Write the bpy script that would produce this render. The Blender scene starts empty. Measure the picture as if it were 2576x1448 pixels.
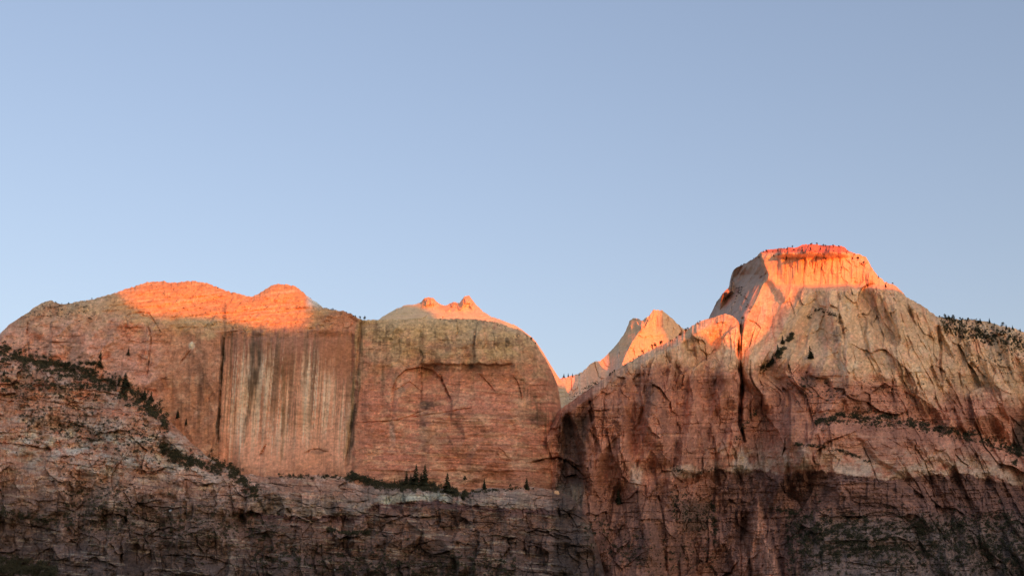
import bpy, math, random
import numpy as np

# ------------------------------------------------------------------ camera, sky, sun, exposure
SC = bpy.context.scene
COL = SC.collection
PITCH = math.radians(17.0)
HFOV = math.radians(45.0)
SUN_EL = math.radians(3.2)
SUN_AZ = math.radians(30.0)          # behind the camera, this far to its right
cam = bpy.data.cameras.new('camera')
cam_o = bpy.data.objects.new('camera', cam)
COL.objects.link(cam_o)
SC.camera = cam_o
cam.sensor_width = 36.0
cam.lens = 18.0 / math.tan(HFOV / 2)
cam.clip_start = 0.5
cam.clip_end = 40000
cam_o.location = (0, 0, 1.7)
cam_o.rotation_euler = (math.pi / 2 + PITCH, 0, 0)

world = bpy.data.worlds.new('World')
SC.world = world
world.use_nodes = True
wn, wl = world.node_tree.nodes, world.node_tree.links
bg = wn['Background']
sky = wn.new('ShaderNodeTexSky')
sky.sky_type = 'NISHITA'
sky.sun_disc = False
sky.sun_elevation = SUN_EL
sky.sun_rotation = math.pi - SUN_AZ
sky.altitude = 1300
sky.air_density, sky.dust_density, sky.ozone_density = 1.0, 9.0, 1.0
gam = wn.new('ShaderNodeGamma')
gam.inputs[1].default_value = 0.84
tint = wn.new('ShaderNodeMix')
tint.data_type = 'RGBA'
tint.blend_type = 'MULTIPLY'
tint.inputs[0].default_value = 1.0
tint.inputs[7].default_value = (1.15, 1.065, 1.2, 1)
wl.new(sky.outputs[0], gam.inputs[0])
wl.new(gam.outputs[0], tint.inputs[6])
wl.new(tint.outputs[2], bg.inputs[0])
bg.inputs[1].default_value = 0.15

sun = bpy.data.lights.new('sun', 'SUN')
sun.energy = 2.35
sun.angle = math.radians(0.3)
sun.color = (1.0, 0.15, 0.01)
sun_o = bpy.data.objects.new('sun', sun)
COL.objects.link(sun_o)
sun_o.rotation_euler = (math.pi / 2 - SUN_EL, 0, SUN_AZ)
sun_o.location = (500, -800, 900)

SC.view_settings.view_transform = 'Standard'
SC.view_settings.look = 'None'
SC.view_settings.exposure = 1.55
SC.view_settings.gamma = 1.0
SC.cycles.max_bounces = 5
SC.cycles.diffuse_bounces = 4
SC.cycles.use_denoising = True
SC.cycles.denoising_prefilter = 'NONE'
SC.cycles.sample_clamp_indirect = 4

# ------------------------------------------------------------------ survey: a sighting (p, q) on a 2575 x 1448 sheet, at distance Y, is a point
SW, SH = 2575.0, 1448.0
FOC = SW / 2 / math.tan(HFOV / 2)
CT, ST = math.cos(PITCH), math.sin(PITCH)
def at(p, q, Y):
    xc = (p - SW / 2) / FOC
    yc = (SH / 2 - q) / FOC
    t = Y / (CT - yc * ST)
    return xc * t, Y, 1.7 + (ST + yc * CT) * t

# ------------------------------------------------------------------ numpy noise
def hsh(ix, iy, seed):
    h = (ix.astype(np.int64) * 374761393 + iy.astype(np.int64) * 668265263 + seed * 1442695041) & 0xffffffff
    h = ((h ^ (h >> 13)) * 1274126177) & 0xffffffff
    h = ((h ^ (h >> 16)) * 2246822519) & 0xffffffff
    return (h ^ (h >> 15)) & 0xffffffff
def rnd(ix, iy, seed):
    return hsh(ix, iy, seed) / 4294967295.0
def n2(x, y, seed=0):
    x, y = np.broadcast_arrays(np.asarray(x, float), np.asarray(y, float))
    ix, iy = np.floor(x), np.floor(y)
    fx, fy = x - ix, y - iy
    u = fx * fx * fx * (fx * (fx * 6 - 15) + 10)
    v = fy * fy * fy * (fy * (fy * 6 - 15) + 10)
    def g(dx, dy):
        a = rnd(ix + dx, iy + dy, seed) * 6.2831853
        return np.cos(a) * (fx - dx) + np.sin(a) * (fy - dy)
    a = g(0, 0); b = g(1, 0); c = g(0, 1); d = g(1, 1)
    return 1.5 * ((a + (b - a) * u) * (1 - v) + (c + (d - c) * u) * v)
def fbm(x, y, o=4, seed=0, gain=0.5):
    s = 0; a = 1.0; t = 0
    for i in range(o):
        s = s + a * n2(x * 2.03 ** i + 17.3 * i, y * 2.03 ** i - 9.1 * i, seed + i * 7); t += a; a *= gain
    return s / t
_g = np.random.default_rng(5).uniform(0, 6.2831853, (256, 256))
GCOS, GSIN = np.cos(_g).astype(np.float32), np.sin(_g).astype(np.float32)
def tn2(x, y, seed=0):
    ix, iy = np.floor(x).astype(np.int32), np.floor(y).astype(np.int32)
    fx, fy = (x - ix).astype(np.float32), (y - iy).astype(np.float32)
    u = fx * fx * (3 - 2 * fx); v = fy * fy * (3 - 2 * fy)
    a0, a1 = (ix + seed * 37) & 255, (ix + 1 + seed * 37) & 255
    b0, b1 = (iy + seed * 91) & 255, (iy + 1 + seed * 91) & 255
    g = lambda i, j, dx, dy: GCOS[i, j] * (fx - dx) + GSIN[i, j] * (fy - dy)
    lo = g(a0, b0, 0, 0) * (1 - u) + g(a1, b0, 1, 0) * u
    hi = g(a0, b1, 0, 1) * (1 - u) + g(a1, b1, 1, 1) * u
    return 1.5 * (lo * (1 - v) + hi * v)
def rag(x, y, o=4, seed=0, gain=0.66):         # as fbm, rougher edged, for the stone's colours
    s = 0; a = 1.0; t = 0
    for i in range(o + 2):
        s = s + a * tn2(x * 2.03 ** i + 17.3 * i, y * 2.03 ** i - 9.1 * i, seed + i * 7); t += a; a *= gain
    return s / t * 1.25
def ridged(x, y, o=3, seed=0):
    s = 0; a = 1.0; t = 0
    for i in range(o):
        s = s + a * (1 - 2 * np.abs(n2(x * 2.1 ** i + 5.7 * i, y * 2.1 ** i + 3.3 * i, seed + i * 13))); t += a; a *= 0.5
    return s / t
def sm(a, b, x):
    t = np.clip((x - a) / (b - a), 0, 1)
    return t * t * (3 - 2 * t)
def box(x, a, b, w):
    return sm(a - w, a + w, x) * (1 - sm(b - w, b + w, x))
def L(pts):
    a = np.array(pts, float)
    return lambda p: np.interp(p, a[:, 0], a[:, 1])
def LV(pts):                                   # a line read by height: p as a function of q
    a = np.array(pts, float)
    return lambda q: np.interp(q, a[:, 1], a[:, 0])
def pdist(P, Q, pts):                          # distance to a polyline and place along it (0..1)
    a = np.array(pts, float)
    best = np.full(P.shape, 1e9); along = np.zeros(P.shape)
    seg = np.hypot(*(a[1:] - a[:-1]).T); tot = seg.sum(); acc = 0
    for (x0, y0), (x1, y1), l in zip(a[:-1], a[1:], seg):
        t = np.clip(((P - x0) * (x1 - x0) + (Q - y0) * (y1 - y0)) / (l * l + 1e-9), 0, 1)
        d = np.hypot(P - x0 - t * (x1 - x0), Q - y0 - t * (y1 - y0))
        k = d < best
        along = np.where(k, (acc + t * l) / tot, along)
        best = np.where(k, d, best); acc += l
    return best, along
def lin(c):
    c = np.array(c, float) / 255
    return np.where(c <= 0.04045, c / 12.92, ((c + 0.055) / 1.055) ** 2.4)
LIGHT = np.array((0.60, 0.455, 0.385))           # how much of a surface's own colour the shade gives back
def rock(r, g, b):
    c = np.maximum(lin((r, g, b)) / LIGHT, 0.008)
    return c * min(1.0, 0.8 / c.max())
def mix(a, b, m):
    return a + (b - a) * np.clip(m, 0, 1)[..., None]

# ------------------------------------------------------------------ materials
def new_mat(name):
    m = bpy.data.materials.new(name)
    m.use_nodes = True
    n, l = m.node_tree.nodes, m.node_tree.links
    b = n['Principled BSDF']
    b.inputs['Roughness'].default_value = 0.95
    b.inputs['Specular IOR Level'].default_value = 0.08
    return m, n, l, b
def rock_mat(name, sx, sz, bump=0.6, dist=1.0):
    m, n, l, b = new_mat(name)
    att = n.new('ShaderNodeAttribute'); att.attribute_name = 'stone'
    geo = n.new('ShaderNodeNewGeometry')
    mp = n.new('ShaderNodeMapping'); mp.inputs['Scale'].default_value = (sx, sx, sz)
    l.new(geo.outputs['Position'], mp.inputs[0])
    nz = n.new('ShaderNodeTexNoise'); nz.inputs['Scale'].default_value = 1.0; nz.inputs['Detail'].default_value = 6; nz.inputs['Roughness'].default_value = 0.65
    l.new(mp.outputs[0], nz.inputs['Vector'])
    rp = n.new('ShaderNodeMapRange'); rp.inputs[1].default_value = 0.3; rp.inputs[2].default_value = 0.7; rp.inputs[3].default_value = 0.86; rp.inputs[4].default_value = 1.14
    l.new(nz.outputs['Fac'], rp.inputs[0])
    mx = n.new('ShaderNodeVectorMath'); mx.operation = 'SCALE'
    l.new(att.outputs['Color'], mx.inputs[0]); l.new(rp.outputs[0], mx.inputs['Scale'])
    l.new(mx.outputs[0], b.inputs['Base Color'])
    bp = n.new('ShaderNodeBump'); bp.inputs['Strength'].default_value = bump; bp.inputs['Distance'].default_value = dist
    l.new(nz.outputs['Fac'], bp.inputs['Height']); l.new(bp.outputs[0], b.inputs['Normal'])
    return m
MAT_ROCK = rock_mat('bedded_sandstone', 0.10, 0.16, 0.35, 1.5)
MAT_STREAK = rock_mat('massive_sandstone', 0.12, 0.09, 0.3, 1.2)

def leaf_mat(name, base, var):
    m, n, l, b = new_mat(name)
    oi = n.new('ShaderNodeObjectInfo')
    geo = n.new('ShaderNodeNewGeometry')
    nz = n.new('ShaderNodeTexNoise'); nz.inputs['Scale'].default_value = 0.35; nz.inputs['Detail'].default_value = 3
    l.new(geo.outputs['Position'], nz.inputs['Vector'])
    mx = n.new('ShaderNodeMix'); mx.data_type = 'RGBA'
    mx.inputs[6].default_value = (*base, 1); mx.inputs[7].default_value = (*var, 1)
    l.new(nz.outputs['Fac'], mx.inputs[0]); l.new(mx.outputs[2], b.inputs['Base Color'])
    return m
MAT_PINE = leaf_mat('dark_needles', (0.034, 0.044, 0.024), (0.075, 0.08, 0.045))
MAT_SCRUB = leaf_mat('scrub_leaves', (0.04, 0.046, 0.028), (0.11, 0.11, 0.07))
MAT_BARK = leaf_mat('pine_bark', (0.06, 0.04, 0.03), (0.1, 0.07, 0.05))

# ------------------------------------------------------------------ mesh helpers
def grid_mesh(name, X, Y, Z, colour=None, mat=None, smooth=True, kind='structure', label=None):
    nr, nc = X.shape
    me = bpy.data.meshes.new(name)
    co = np.stack((X, Y, Z), -1).reshape(-1, 3).astype(np.float32)
    i = np.arange(nr * nc).reshape(nr, nc)
    quad = np.stack((i[1:, :-1], i[1:, 1:], i[:-1, 1:], i[:-1, :-1]), -1).reshape(-1, 4)
    nq = len(quad)
    me.vertices.add(len(co)); me.vertices.foreach_set('co', co.ravel())
    me.loops.add(nq * 4); me.loops.foreach_set('vertex_index', quad.ravel().astype(np.int32))
    me.polygons.add(nq)
    me.polygons.foreach_set('loop_start', np.arange(0, nq * 4, 4, dtype=np.int32))
    me.polygons.foreach_set('loop_total', np.full(nq, 4, dtype=np.int32))
    me.polygons.foreach_set('use_smooth', np.full(nq, False))
    if colour is not None:
        a = me.color_attributes.new('stone', 'FLOAT_COLOR', 'POINT')
        c4 = np.ones((len(co), 4), np.float32); c4[:, :3] = colour.reshape(-1, 3)
        a.data.foreach_set('color', c4.ravel())
    me.update(calc_edges=True)
    if mat: me.materials.append(mat)
    o = bpy.data.objects.new(name, me)
    COL.objects.link(o)
    if kind: o['kind'] = kind
    if label: o['label'] = label
    return o

SHEETS = []      # (p columns, Q rows x cols, Y rows x cols) of every cliff, to stand trees on
def curtain(name, crest, bottom, p0, p1, dp, rows, yref, qref, cfun, relief, paint, mat, jag=3.0, seed=1, back=60, label=None, ext=(1e9, -1e9)):
    pc = np.arange(p0, p1 + dp * 0.5, dp)
    if ext[0] < p0: pc = np.concatenate((np.arange(ext[0], p0 - 4, 9.0), pc))
    if ext[1] > p1: pc = np.concatenate((pc, np.arange(pc[-1] + 9, ext[1], 9.0)))
    chip = fbm(pc / 11.0, pc * 0 + seed, 4, seed, 0.65)
    chip = 0.5 * chip + 0.5 * np.round(chip * 4 + .3 * n2(pc / 3.0, pc * 0, seed + 3)) / 4
    qc = L(crest)(pc) + jag * chip
    qb = L(bottom)(pc) if not np.isscalar(bottom) else pc * 0 + bottom
    v = np.linspace(0, 1, rows)[:, None]
    Q = qc[None, :] + (qb - qc)[None, :] * v
    P = np.broadcast_to(pc[None, :], Q.shape).copy()
    c = cfun(P, Q, Q - qc[None, :])
    dq = np.diff(Q, axis=0)
    cm = 0.5 * (c[1:] + c[:-1]) * dq
    Y = np.zeros_like(Q)
    Y[:-1] = np.cumsum(cm[::-1], axis=0)[::-1]
    qr = L(qref)(pc)
    off = np.array([np.interp(min(max(qr[j], Q[0, j]), Q[-1, j]), Q[:, j], Y[:, j]) for j in range(len(pc))])
    Y = Y - off[None, :] + L(yref)(pc)[None, :]
    D = relief(P, Q, Q - qc[None, :])
    Y = Y - D
    X, Y, Z = at(P, Q, Y)
    SHEETS.append((pc, Q, Y))
    colr = paint(P, Q, Q - qc[None, :])
    # the far side: the crest rolls over and falls away behind
    bk = [(6, -1), (20, -6), (back * 0.6, -back * 0.45), (back * 2, -back * 2)]
    XB = np.stack([X[0]] * 4); YB = np.stack([Y[0] + a for a, b in bk]); ZB = np.stack([Z[0] + b for a, b in bk])
    X = np.vstack((XB[::-1], X)); Y = np.vstack((YB[::-1], Y)); Z = np.vstack((ZB[::-1], Z))
    colr = np.concatenate((np.repeat(colr[:1], 4, 0), colr), 0)
    return grid_mesh(name, X, Y, Z, colr, mat, label=label)

# ------------------------------------------------------------------ rock features shared by the cliffs: (line, half width, depth in metres)
CRACKS = [
    ([(563, 850), (556, 930), (552, 1010), (547, 1110)], 4.5, 7),
    ([(908, 803), (903, 870), (897, 950), (888, 1040), (882, 1090), (870, 1172)], 6, 3.5),
    ([(1060, 905), (1060, 1010)], 2.5, 2.5),
    ([(1110, 945), (1114, 965), (1132, 1000)], 3.5, 5),
    ([(1205, 940), (1225, 960), (1245, 985)], 2.5, 2.5),
    ([(1290, 945), (1305, 970), (1312, 1005)], 2.5, 2.5),
    ([(985, 985), (1030, 960), (1060, 985)], 2.5, 2.0),
    ([(1020, 1050), (1110, 1038), (1200, 1022)], 2.5, 2.0),
    ([(905, 1062), (990, 1058), (1020, 1050), (1070, 1030)], 2.5, 2.5),
    ([(1195, 830), (1190, 880)], 2.5, 2.5),
    ([(1150, 810), (1150, 838), (1144, 850)], 2, 2),
    ([(655, 1145), (668, 1118)], 4, 4),
    ([(765, 1140), (782, 1130), (800, 1128), (812, 1134), (825, 1136)], 3.5, 2.2),
    ([(370, 810), (380, 850), (372, 930), (368, 950)], 3.0, 4),
    ([(70, 810), (68, 840)], 3.5, 4),
    ([(480, 880), (470, 890), (452, 915)], 2.5, 3),
    ([(310, 800), (340, 785), (375, 788), (395, 820), (405, 835)], 2.5, 3),
    # right spur and temple
    ([(1868, 800), (1862, 840), (1858, 880), (1860, 930), (1866, 960), (1862, 1010), (1860, 1060), (1872, 1110)], 9, 34),
    ([(1872, 800), (1900, 812), (1912, 825), (1898, 855), (1892, 880)], 3.0, 5),
    ([(1985, 745), (1986, 760), (1995, 778), (2000, 800)], 2.0, 3),
    ([(1910, 700), (1925, 690), (1930, 682)], 2.5, 3),
    ([(1978, 630), (1977, 655)], 3.0, 5), ([(2034, 634), (2036, 680)], 1.6, 2.5), ([(2072, 636), (2066, 676), (2078, 720)], 1.5, 2),
    ([(2110, 790), (2118, 830), (2122, 865)], 7, 9),
    ([(2360, 820), (2366, 870), (2364, 910), (2368, 960)], 7, 11),
    ([(2300, 930), (2312, 965), (2330, 1000), (2338, 1030)], 3, 4),
    ([(2385, 985), (2400, 1030), (2425, 1090)], 3.5, 5), ([(2410, 940), (2430, 1020), (2445, 1080)], 3.5, 5),
    ([(2310, 955), (2300, 1000), (2310, 1030)], 3, 4),
    ([(2245, 955), (2243, 990), (2250, 1010)], 3.5, 5), ([(2030, 930), (2028, 970)], 3, 4),
    ([(2170, 880), (2190, 910), (2205, 945)], 2.5, 3), ([(2260, 880), (2275, 920), (2290, 960)], 2.2, 3),
    ([(1806, 975), (1810, 1060), (1800, 1110)], 1.8, 3), ([(1905, 940), (1918, 980), (1915, 1040)], 3, 5),
    ([(1895, 1085), (1905, 1150), (1912, 1190)], 2.5, 4), ([(1940, 1090), (1960, 1190)], 2, 3),
    ([(1700, 925), (1690, 985), (1678, 1060)], 3.5, 5), ([(1620, 960), (1625, 1010), (1600, 1080)], 6, 6),
    ([(1520, 990), (1518, 1050), (1512, 1120)], 2, 4), ([(1480, 1000), (1490, 1060), (1500, 1120), (1495, 1180)], 7, 8),
    ([(1570, 1040), (1565, 1120), (1560, 1190)], 2, 4), ([(1690, 1130), (1685, 1180), (1680, 1210)], 2, 3),
    ([(1545, 1225), (1535, 1290), (1530, 1330)], 5, 7), ([(1655, 1240), (1668, 1300), (1672, 1330)], 3.5, 6),
    ([(2325, 1160), (2340, 1200), (2350, 1260), (2375, 1350)], 3.5, 6),
    ([(2170, 1120), (2190, 1165), (2210, 1220)], 3, 5), ([(2435, 1120), (2460, 1150), (2478, 1200)], 2.5, 4),
    ([(2400, 1110), (2405, 1140)], 2, 3), ([(1870, 1360), (1895, 1448)], 4, 6), ([(1930, 1330), (1915, 1448)], 4, 6),
    ([(1322, 1165), (1372, 1153), (1404, 1149), (1430, 1161), (1458, 1184), (1482, 1214)], 3.2, 5),
    ([(1412, 1035), (1408, 1080), (1403, 1132)], 3.5, 9),
    ([(575, 1215), (583, 1270), (588, 1310)], 4, 5),
    ([(540, 1330), (545, 1420)], 3, 4), ([(745, 1300), (740, 1360)], 4, 5), ([(870, 1290), (860, 1330), (850, 1390)], 3, 4),
    ([(130, 1205), (145, 1235), (158, 1255)], 3, 4), ([(315, 1280), (317, 1320)], 3, 4),
    ([(410, 1395), (520, 1400), (600, 1425)], 3.5, 4), ([(410, 1265), (400, 1330), (300, 1360)], 2, 2),
    ([(960, 1300), (1030, 1296), (1055, 1308)], 3, 4), ([(1025, 1400), (1050, 1370), (1090, 1358)], 3, 4), ([(980, 1415), (1060, 1416)], 2.5, 3),
]
ARCH = [(1330, 1163), (1372, 1152), (1404, 1148), (1430, 1160), (1458, 1183), (1480, 1212)]
def features(P, Q):
    D = np.zeros_like(P)
    wob = 2.2 * fbm(P / 14, Q / 14, 2, 91)
    wob2 = 2.2 * fbm(P / 14, Q / 14, 2, 97)
    p0, p1, q0, q1 = P.min(), P.max(), Q.min(), Q.max()
    for pts, w, dep in CRACKS:
        a = np.array(pts)
        if a[:, 0].max() < p0 or a[:, 0].min() > p1: continue
        k = (P > a[:, 0].min() - 30) & (P < a[:, 0].max() + 30) & (Q > a[:, 1].min() - 30) & (Q < a[:, 1].max() + 30)
        if not k.any(): continue
        d, al = pdist(P[k] + wob[k], Q[k] + wob2[k], pts)
        taper = sm(0, .12, al) * (1 - 0.8 * sm(.75, 1, al)) * (0.6 + 0.6 * n2(al * 9, al * 0 + w, 3))
        ww = w * (0.55 + 0.45 * taper)
        D[k] -= dep * np.clip(0.35 + taper, 0, 1.2) * (1 - sm(0.35, 1.0, d / ww))
    # the great arch: the wall below it has fallen away
    a = L(ARCH)(P)
    inside = box(P, 1335, 1482, 4) * sm(-1.5, 1.5, Q - a) * (1 - sm(25, 130, Q - a))
    D -= 6 * inside
    return D

def streaks(P, Q, w, seed, run=260.0):
    warp = 3 * n2(P / 60, Q / 160, seed + 3)
    return 0.6 * n2((P + warp) / w, Q / run, seed) + 0.4 * n2((P + warp) / (w * 0.43), Q / (run * 0.6), seed + 1)
def bedding(P, Q, t, seed, tilt=0.0, run=140.0):
    q = Q + tilt * P + 5 * n2(P / 170, Q / 90, seed + 2)
    return 0.55 * n2(P / run, q / t, seed) + 0.45 * n2(P / (run * .5), q / (t * .41), seed + 1)
def blocks(P, Q, sx, sy, seed, tilt=1.0):
    # broken rock: plates that step and lean, with a sharp break from one to the next
    wx = 0.35 * fbm(P / sx * .8, Q / sy * .8, 3, seed + 1); wy = 0.35 * fbm(P / sx * .8, Q / sy * .8, 3, seed + 2)
    x = P / sx + wx; y = Q / sy + wy
    ix, iy = np.floor(x), np.floor(y)
    f1 = np.full(x.shape, 9.0); idv = np.zeros(x.shape); ox = np.zeros(x.shape); oy = np.zeros(x.shape)
    for dx in (-1, 0, 1):
        for dy in (-1, 0, 1):
            cx, cy = ix + dx, iy + dy
            r = hsh(cx, cy, seed)
            ax = cx + (r & 1023) / 1023.0 - x; ay = cy + ((r >> 10) & 1023) / 1023.0 - y
            d = ax * ax + ay * ay
            near = d < f1
            idv = np.where(near, r, idv)
            ox = np.where(near, ax, ox); oy = np.where(near, ay, oy)
            f1 = np.where(near, d, f1)
    idv = idv.astype(np.int64)
    i = ((idv >> 20) & 255) / 255.0
    tx = ((idv >> 5) & 127) / 127.0 - .5; ty = ((idv >> 12) & 127) / 127.0 - .5
    return (i - 0.5) + tilt * 1.6 * (tx * ox + ty * oy), i
def slabs(U, Q, w, run, seed, sharp=0.16):
    # leaning plates: each starts with a sharp step and sinks back slowly; they begin and end along the face
    u = U / w + 0.55 * fbm(U / (w * 2.2), Q / run, 3, seed) + 0.12 * fbm(U / (w * .5), Q / (run * .25), 3, seed + 1)
    i = np.floor(u); f = u - i
    amp = 0.25 + rnd(i, i * 0 + np.floor(Q / run + rnd(i, i, seed + 2)), seed + 3)
    live = sm(-.35, .25, n2(i * 1.37 + .5, Q / run * 1.3, seed + 4))
    return amp * live * (sm(0, sharp, f) * (1 - f) ** 0.8)
def beds(P, Q, t, run, seed, tilt=0.0):
    # ledges: beds of uneven thickness, each proud or cut back, breaking off along their length
    q = Q + tilt * P
    u = q / t + 0.6 * fbm(P / (run * 1.6), q / (t * 4), 3, seed) + 0.18 * fbm(P / (run * .2), q / t, 3, seed + 1)
    i = np.floor(u); f = u - i
    r0 = rnd(i, i * 0, seed + 2)
    j = np.floor(P / run + r0 * 7 + .5 * n2(P / (run * .4), q / t, seed + 3))
    v = rnd(i, j, seed + 4) * .7 + r0 * .5
    return v * (0.75 + .25 * f) * sm(0, .1, f)
def grit(P, Q, seed, rough):
    # rubble, lichen and small bushes: sharp little light and dark flecks, flattened along the beds
    a = rag(P / 7, Q / 4.2, 2, seed); b = rag(P / 11, Q / 5, 2, seed + 3)
    return 1 + rough * (0.5 * sm(.22, .4, a) - 0.55 * sm(.18, .36, b))
def wedges(P, Q, lst):
    D = np.zeros_like(P)
    for (pa, qa, qb, pl, pr, h) in lst:
        t = np.clip((Q - qa) / (qb - qa), 0, 1)
        jag = 3.5 * fbm(P / 9, Q / 14, 3, int(pa))
        lf = pa + (pl - pa) * t - 3; rt = pa + (pr - pa) * t + 3
        inn = np.minimum((P + jag - lf) / (7 + 0.14 * (pr - pl)), (rt - P - jag) / (5 + 0.10 * (pr - pl)))
        D += h * np.clip(inn, 0, 1) * sm(-2, 5, Q - qa + jag) * (1 - sm(qb - 25, qb + 12, Q))
    return D
def spots(P, Q, plist):
    m = np.zeros_like(P)
    for (a, b, ra, rb, s) in plist:
        d = np.hypot((P - a) / ra, (Q - b) / rb) + 0.35 * rag(P / (ra * .6 + 3), Q / (rb * .6 + 3), 3, int(a))
        m = np.maximum(m, s * (1 - sm(0.6, 1.05, d)))
    return m

# palette: the stone's own colours, read where the photograph is in open shade
TAN = rock(166, 130, 92); ORANGE = rock(170, 108, 76); REDBR = rock(146, 88, 66); PINK = rock(174, 122, 98); GREYP = rock(168, 150, 128)
PALE = rock(206, 164, 122); VARN = rock(96, 70, 50); DKVARN = rock(62, 48, 36); CREAM = rock(176, 158, 126); MAROON = rock(96, 66, 56)
GREYB = rock(140, 124, 102); BROWN = rock(122, 88, 66); SLICK = rock(172, 158, 138); RUST = rock(160, 84, 52); DARK = rock(70, 56, 46)
CAPRED = rock(176, 92, 66)

# ------------------------------------------------------------------ the great wall on the left with its two domes
A_CREST = [(-900, 1010), (-500, 930), (-200, 950), (-60, 880), (0, 840), (20, 818), (43, 803), (74, 783), (90, 770), (116, 757), (130, 756), (150, 764), (165, 765), (190, 759), (225, 754),
           (264, 744), (296, 734), (328, 723), (345, 718), (372, 709), (409, 707), (431, 711), (460, 709), (474, 706), (520, 711), (545, 722),
           (579, 734), (614, 742), (634, 746), (652, 738), (668, 727), (683, 717), (700, 714), (736, 717), (748, 723), (760, 733), (772, 744), (796, 760), (812, 773), (834, 778),
           (863, 782), (882, 788), (898, 799), (912, 804), (952, 804), (1060, 802), (1140, 801), (1190, 802), (1240, 809), (1290, 824), (1312, 831),
           (1335, 849), (1350, 867), (1375, 909), (1390, 938), (1401, 966), (1409, 1005), (1414, 1060), (1418, 1130), (1424, 1300)]
RIM = L([(-60, 900), (60, 800), (200, 790), (300, 800), (400, 815), (500, 822), (560, 832), (640, 838), (770, 830), (840, 812), (900, 808), (1240, 822), (1340, 866), (1415, 1100)])
def a_c(P, Q, B):
    rim = RIM(P) + 22 * fbm(P / 60, Q / 60, 3, 49)
    up = sm(34, -44, Q - rim)
    dome = box(P, 290, 830, 30)
    c = 0.07 + up * (0.25 + 0.5 * dome)
    c += (0.5 + 0.9 * dome) * (1 - sm(0, 26, B))
    c += 0.12 * (1 - sm(300, 430, P)) * (1 + 0.8 * n2(P / 60, Q / 26, 41))
    return np.maximum(c, 0.0)
def a_relief(P, Q, B):
    rim = RIM(P)
    up = sm(30, -30, Q - rim - 26 * fbm(P / 50, Q / 50, 3, 50)) * box(P, 260, 860, 40)
    left = 1 - sm(360, 470, P)
    panel = box(P, 556, 888, 6) * sm(828, 850, Q)
    right = sm(905, 930, P)
    face = 1 - up
    edge = sm(0, 14, B)
    D = 32 * fbm(P / 230, Q / 330, 3, 11) * face
    brk = sm(.0, .35, fbm(P / 120, Q / 80, 3, 8))
    D += left * face * (11 * ridged(P / 95, Q / 120, 2, 12) + brk * (6 * blocks(P, Q, 60, 50, 13)[0] + 1.5 * blocks(P, Q, 22, 16, 10)[0]) + 6 * slabs(P + .2 * Q, Q, 60, 110, 24, .1) + 1.5 * beds(P, Q, 24, 90, 25, -.05) + 2.2 * fbm(P / 18, Q / 13, 4, 14))
    D += up * (1.5 * bedding(P, Q, 9, 15, 0.12, 220) + 0.9 * bedding(P, Q, 3.4, 16, -.05) + 2.4 * beds(P, Q, 13, 190, 26, .1) + 2.0 * blocks(P, Q, 90, 14, 7, .6)[0] + 4 * fbm(P / 70, Q / 25, 3, 27) + 3.0 * slabs(P + .9 * Q, Q, 34, 60, 59, .12) + 1.6 * blocks(P, Q, 17, 8, 58)[0] + 1.6 * ridged(P / 26, Q / 30, 2, 60))
    mid = (1 - left) * face * (1 - right)
    D += mid * (1.0 * streaks(P, Q, 26, 17) + 0.7 * streaks(P, Q, 7, 18) + 1.0 * fbm(P / 22, Q / 30, 4, 19) + (1 - panel) * (brk * 3 * blocks(P, Q, 44, 60, 6)[0] + 5 * ridged(P / 60, Q / 120, 2, 5)) + 1.5 * panel * slabs(P + .06 * Q, Q, 40, 260, 28, .08))
    D -= panel * 5
    D += right * face * (brk * 3.5 * blocks(P, Q, 95, 70, 20)[0] + 9.0 * ridged(P / 100, Q / 150, 2, 21) + 1.2 * bedding(P, Q, 11, 22, -.06, 260) * sm(880, 1000, Q) + 1.6 * fbm(P / 18, Q / 13, 4, 23)
                         + 3.0 * slabs(P, Q, 90, 110, 29, .06) * brk + 1.2 * beds(P, Q, 19, 170, 30, -.05) * sm(-.2, .3, n2(P / 150, Q / 70, 8)))
    # shelf under the straight overhang and the exfoliated arches on the right wall
    a = L([(985, 978), (1000, 946), (1020, 929), (1060, 921), (1090, 931), (1112, 952), (1135, 1004)])(P)
    D -= right * 6.0 * box(P, 985, 1135, 3) * sm(-1, 1.5, Q - a) * (1 - sm(20, 90, Q - a))
    D -= right * 5.0 * box(P, 1062, 1290, 14) * sm(913, 919, Q + 9 * fbm(P / 34, P * 0, 4, 4)) * (1 - sm(930, 990, Q))
    D -= 2.5 * box(P, 930, 1400, 30) * sm(1180, 1186, Q + 6 * n2(P / 40, P * 0, 5))
    D -= 5 * (1 - sm(.5, 1.0, np.hypot((P - 1230) / 120, (Q - 985) / 48))) * right * sm(0, 8, Q - 938 + .1 * np.abs(P - 1230))
    return D * (0.35 + 0.65 * edge) + features(P, Q)
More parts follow.
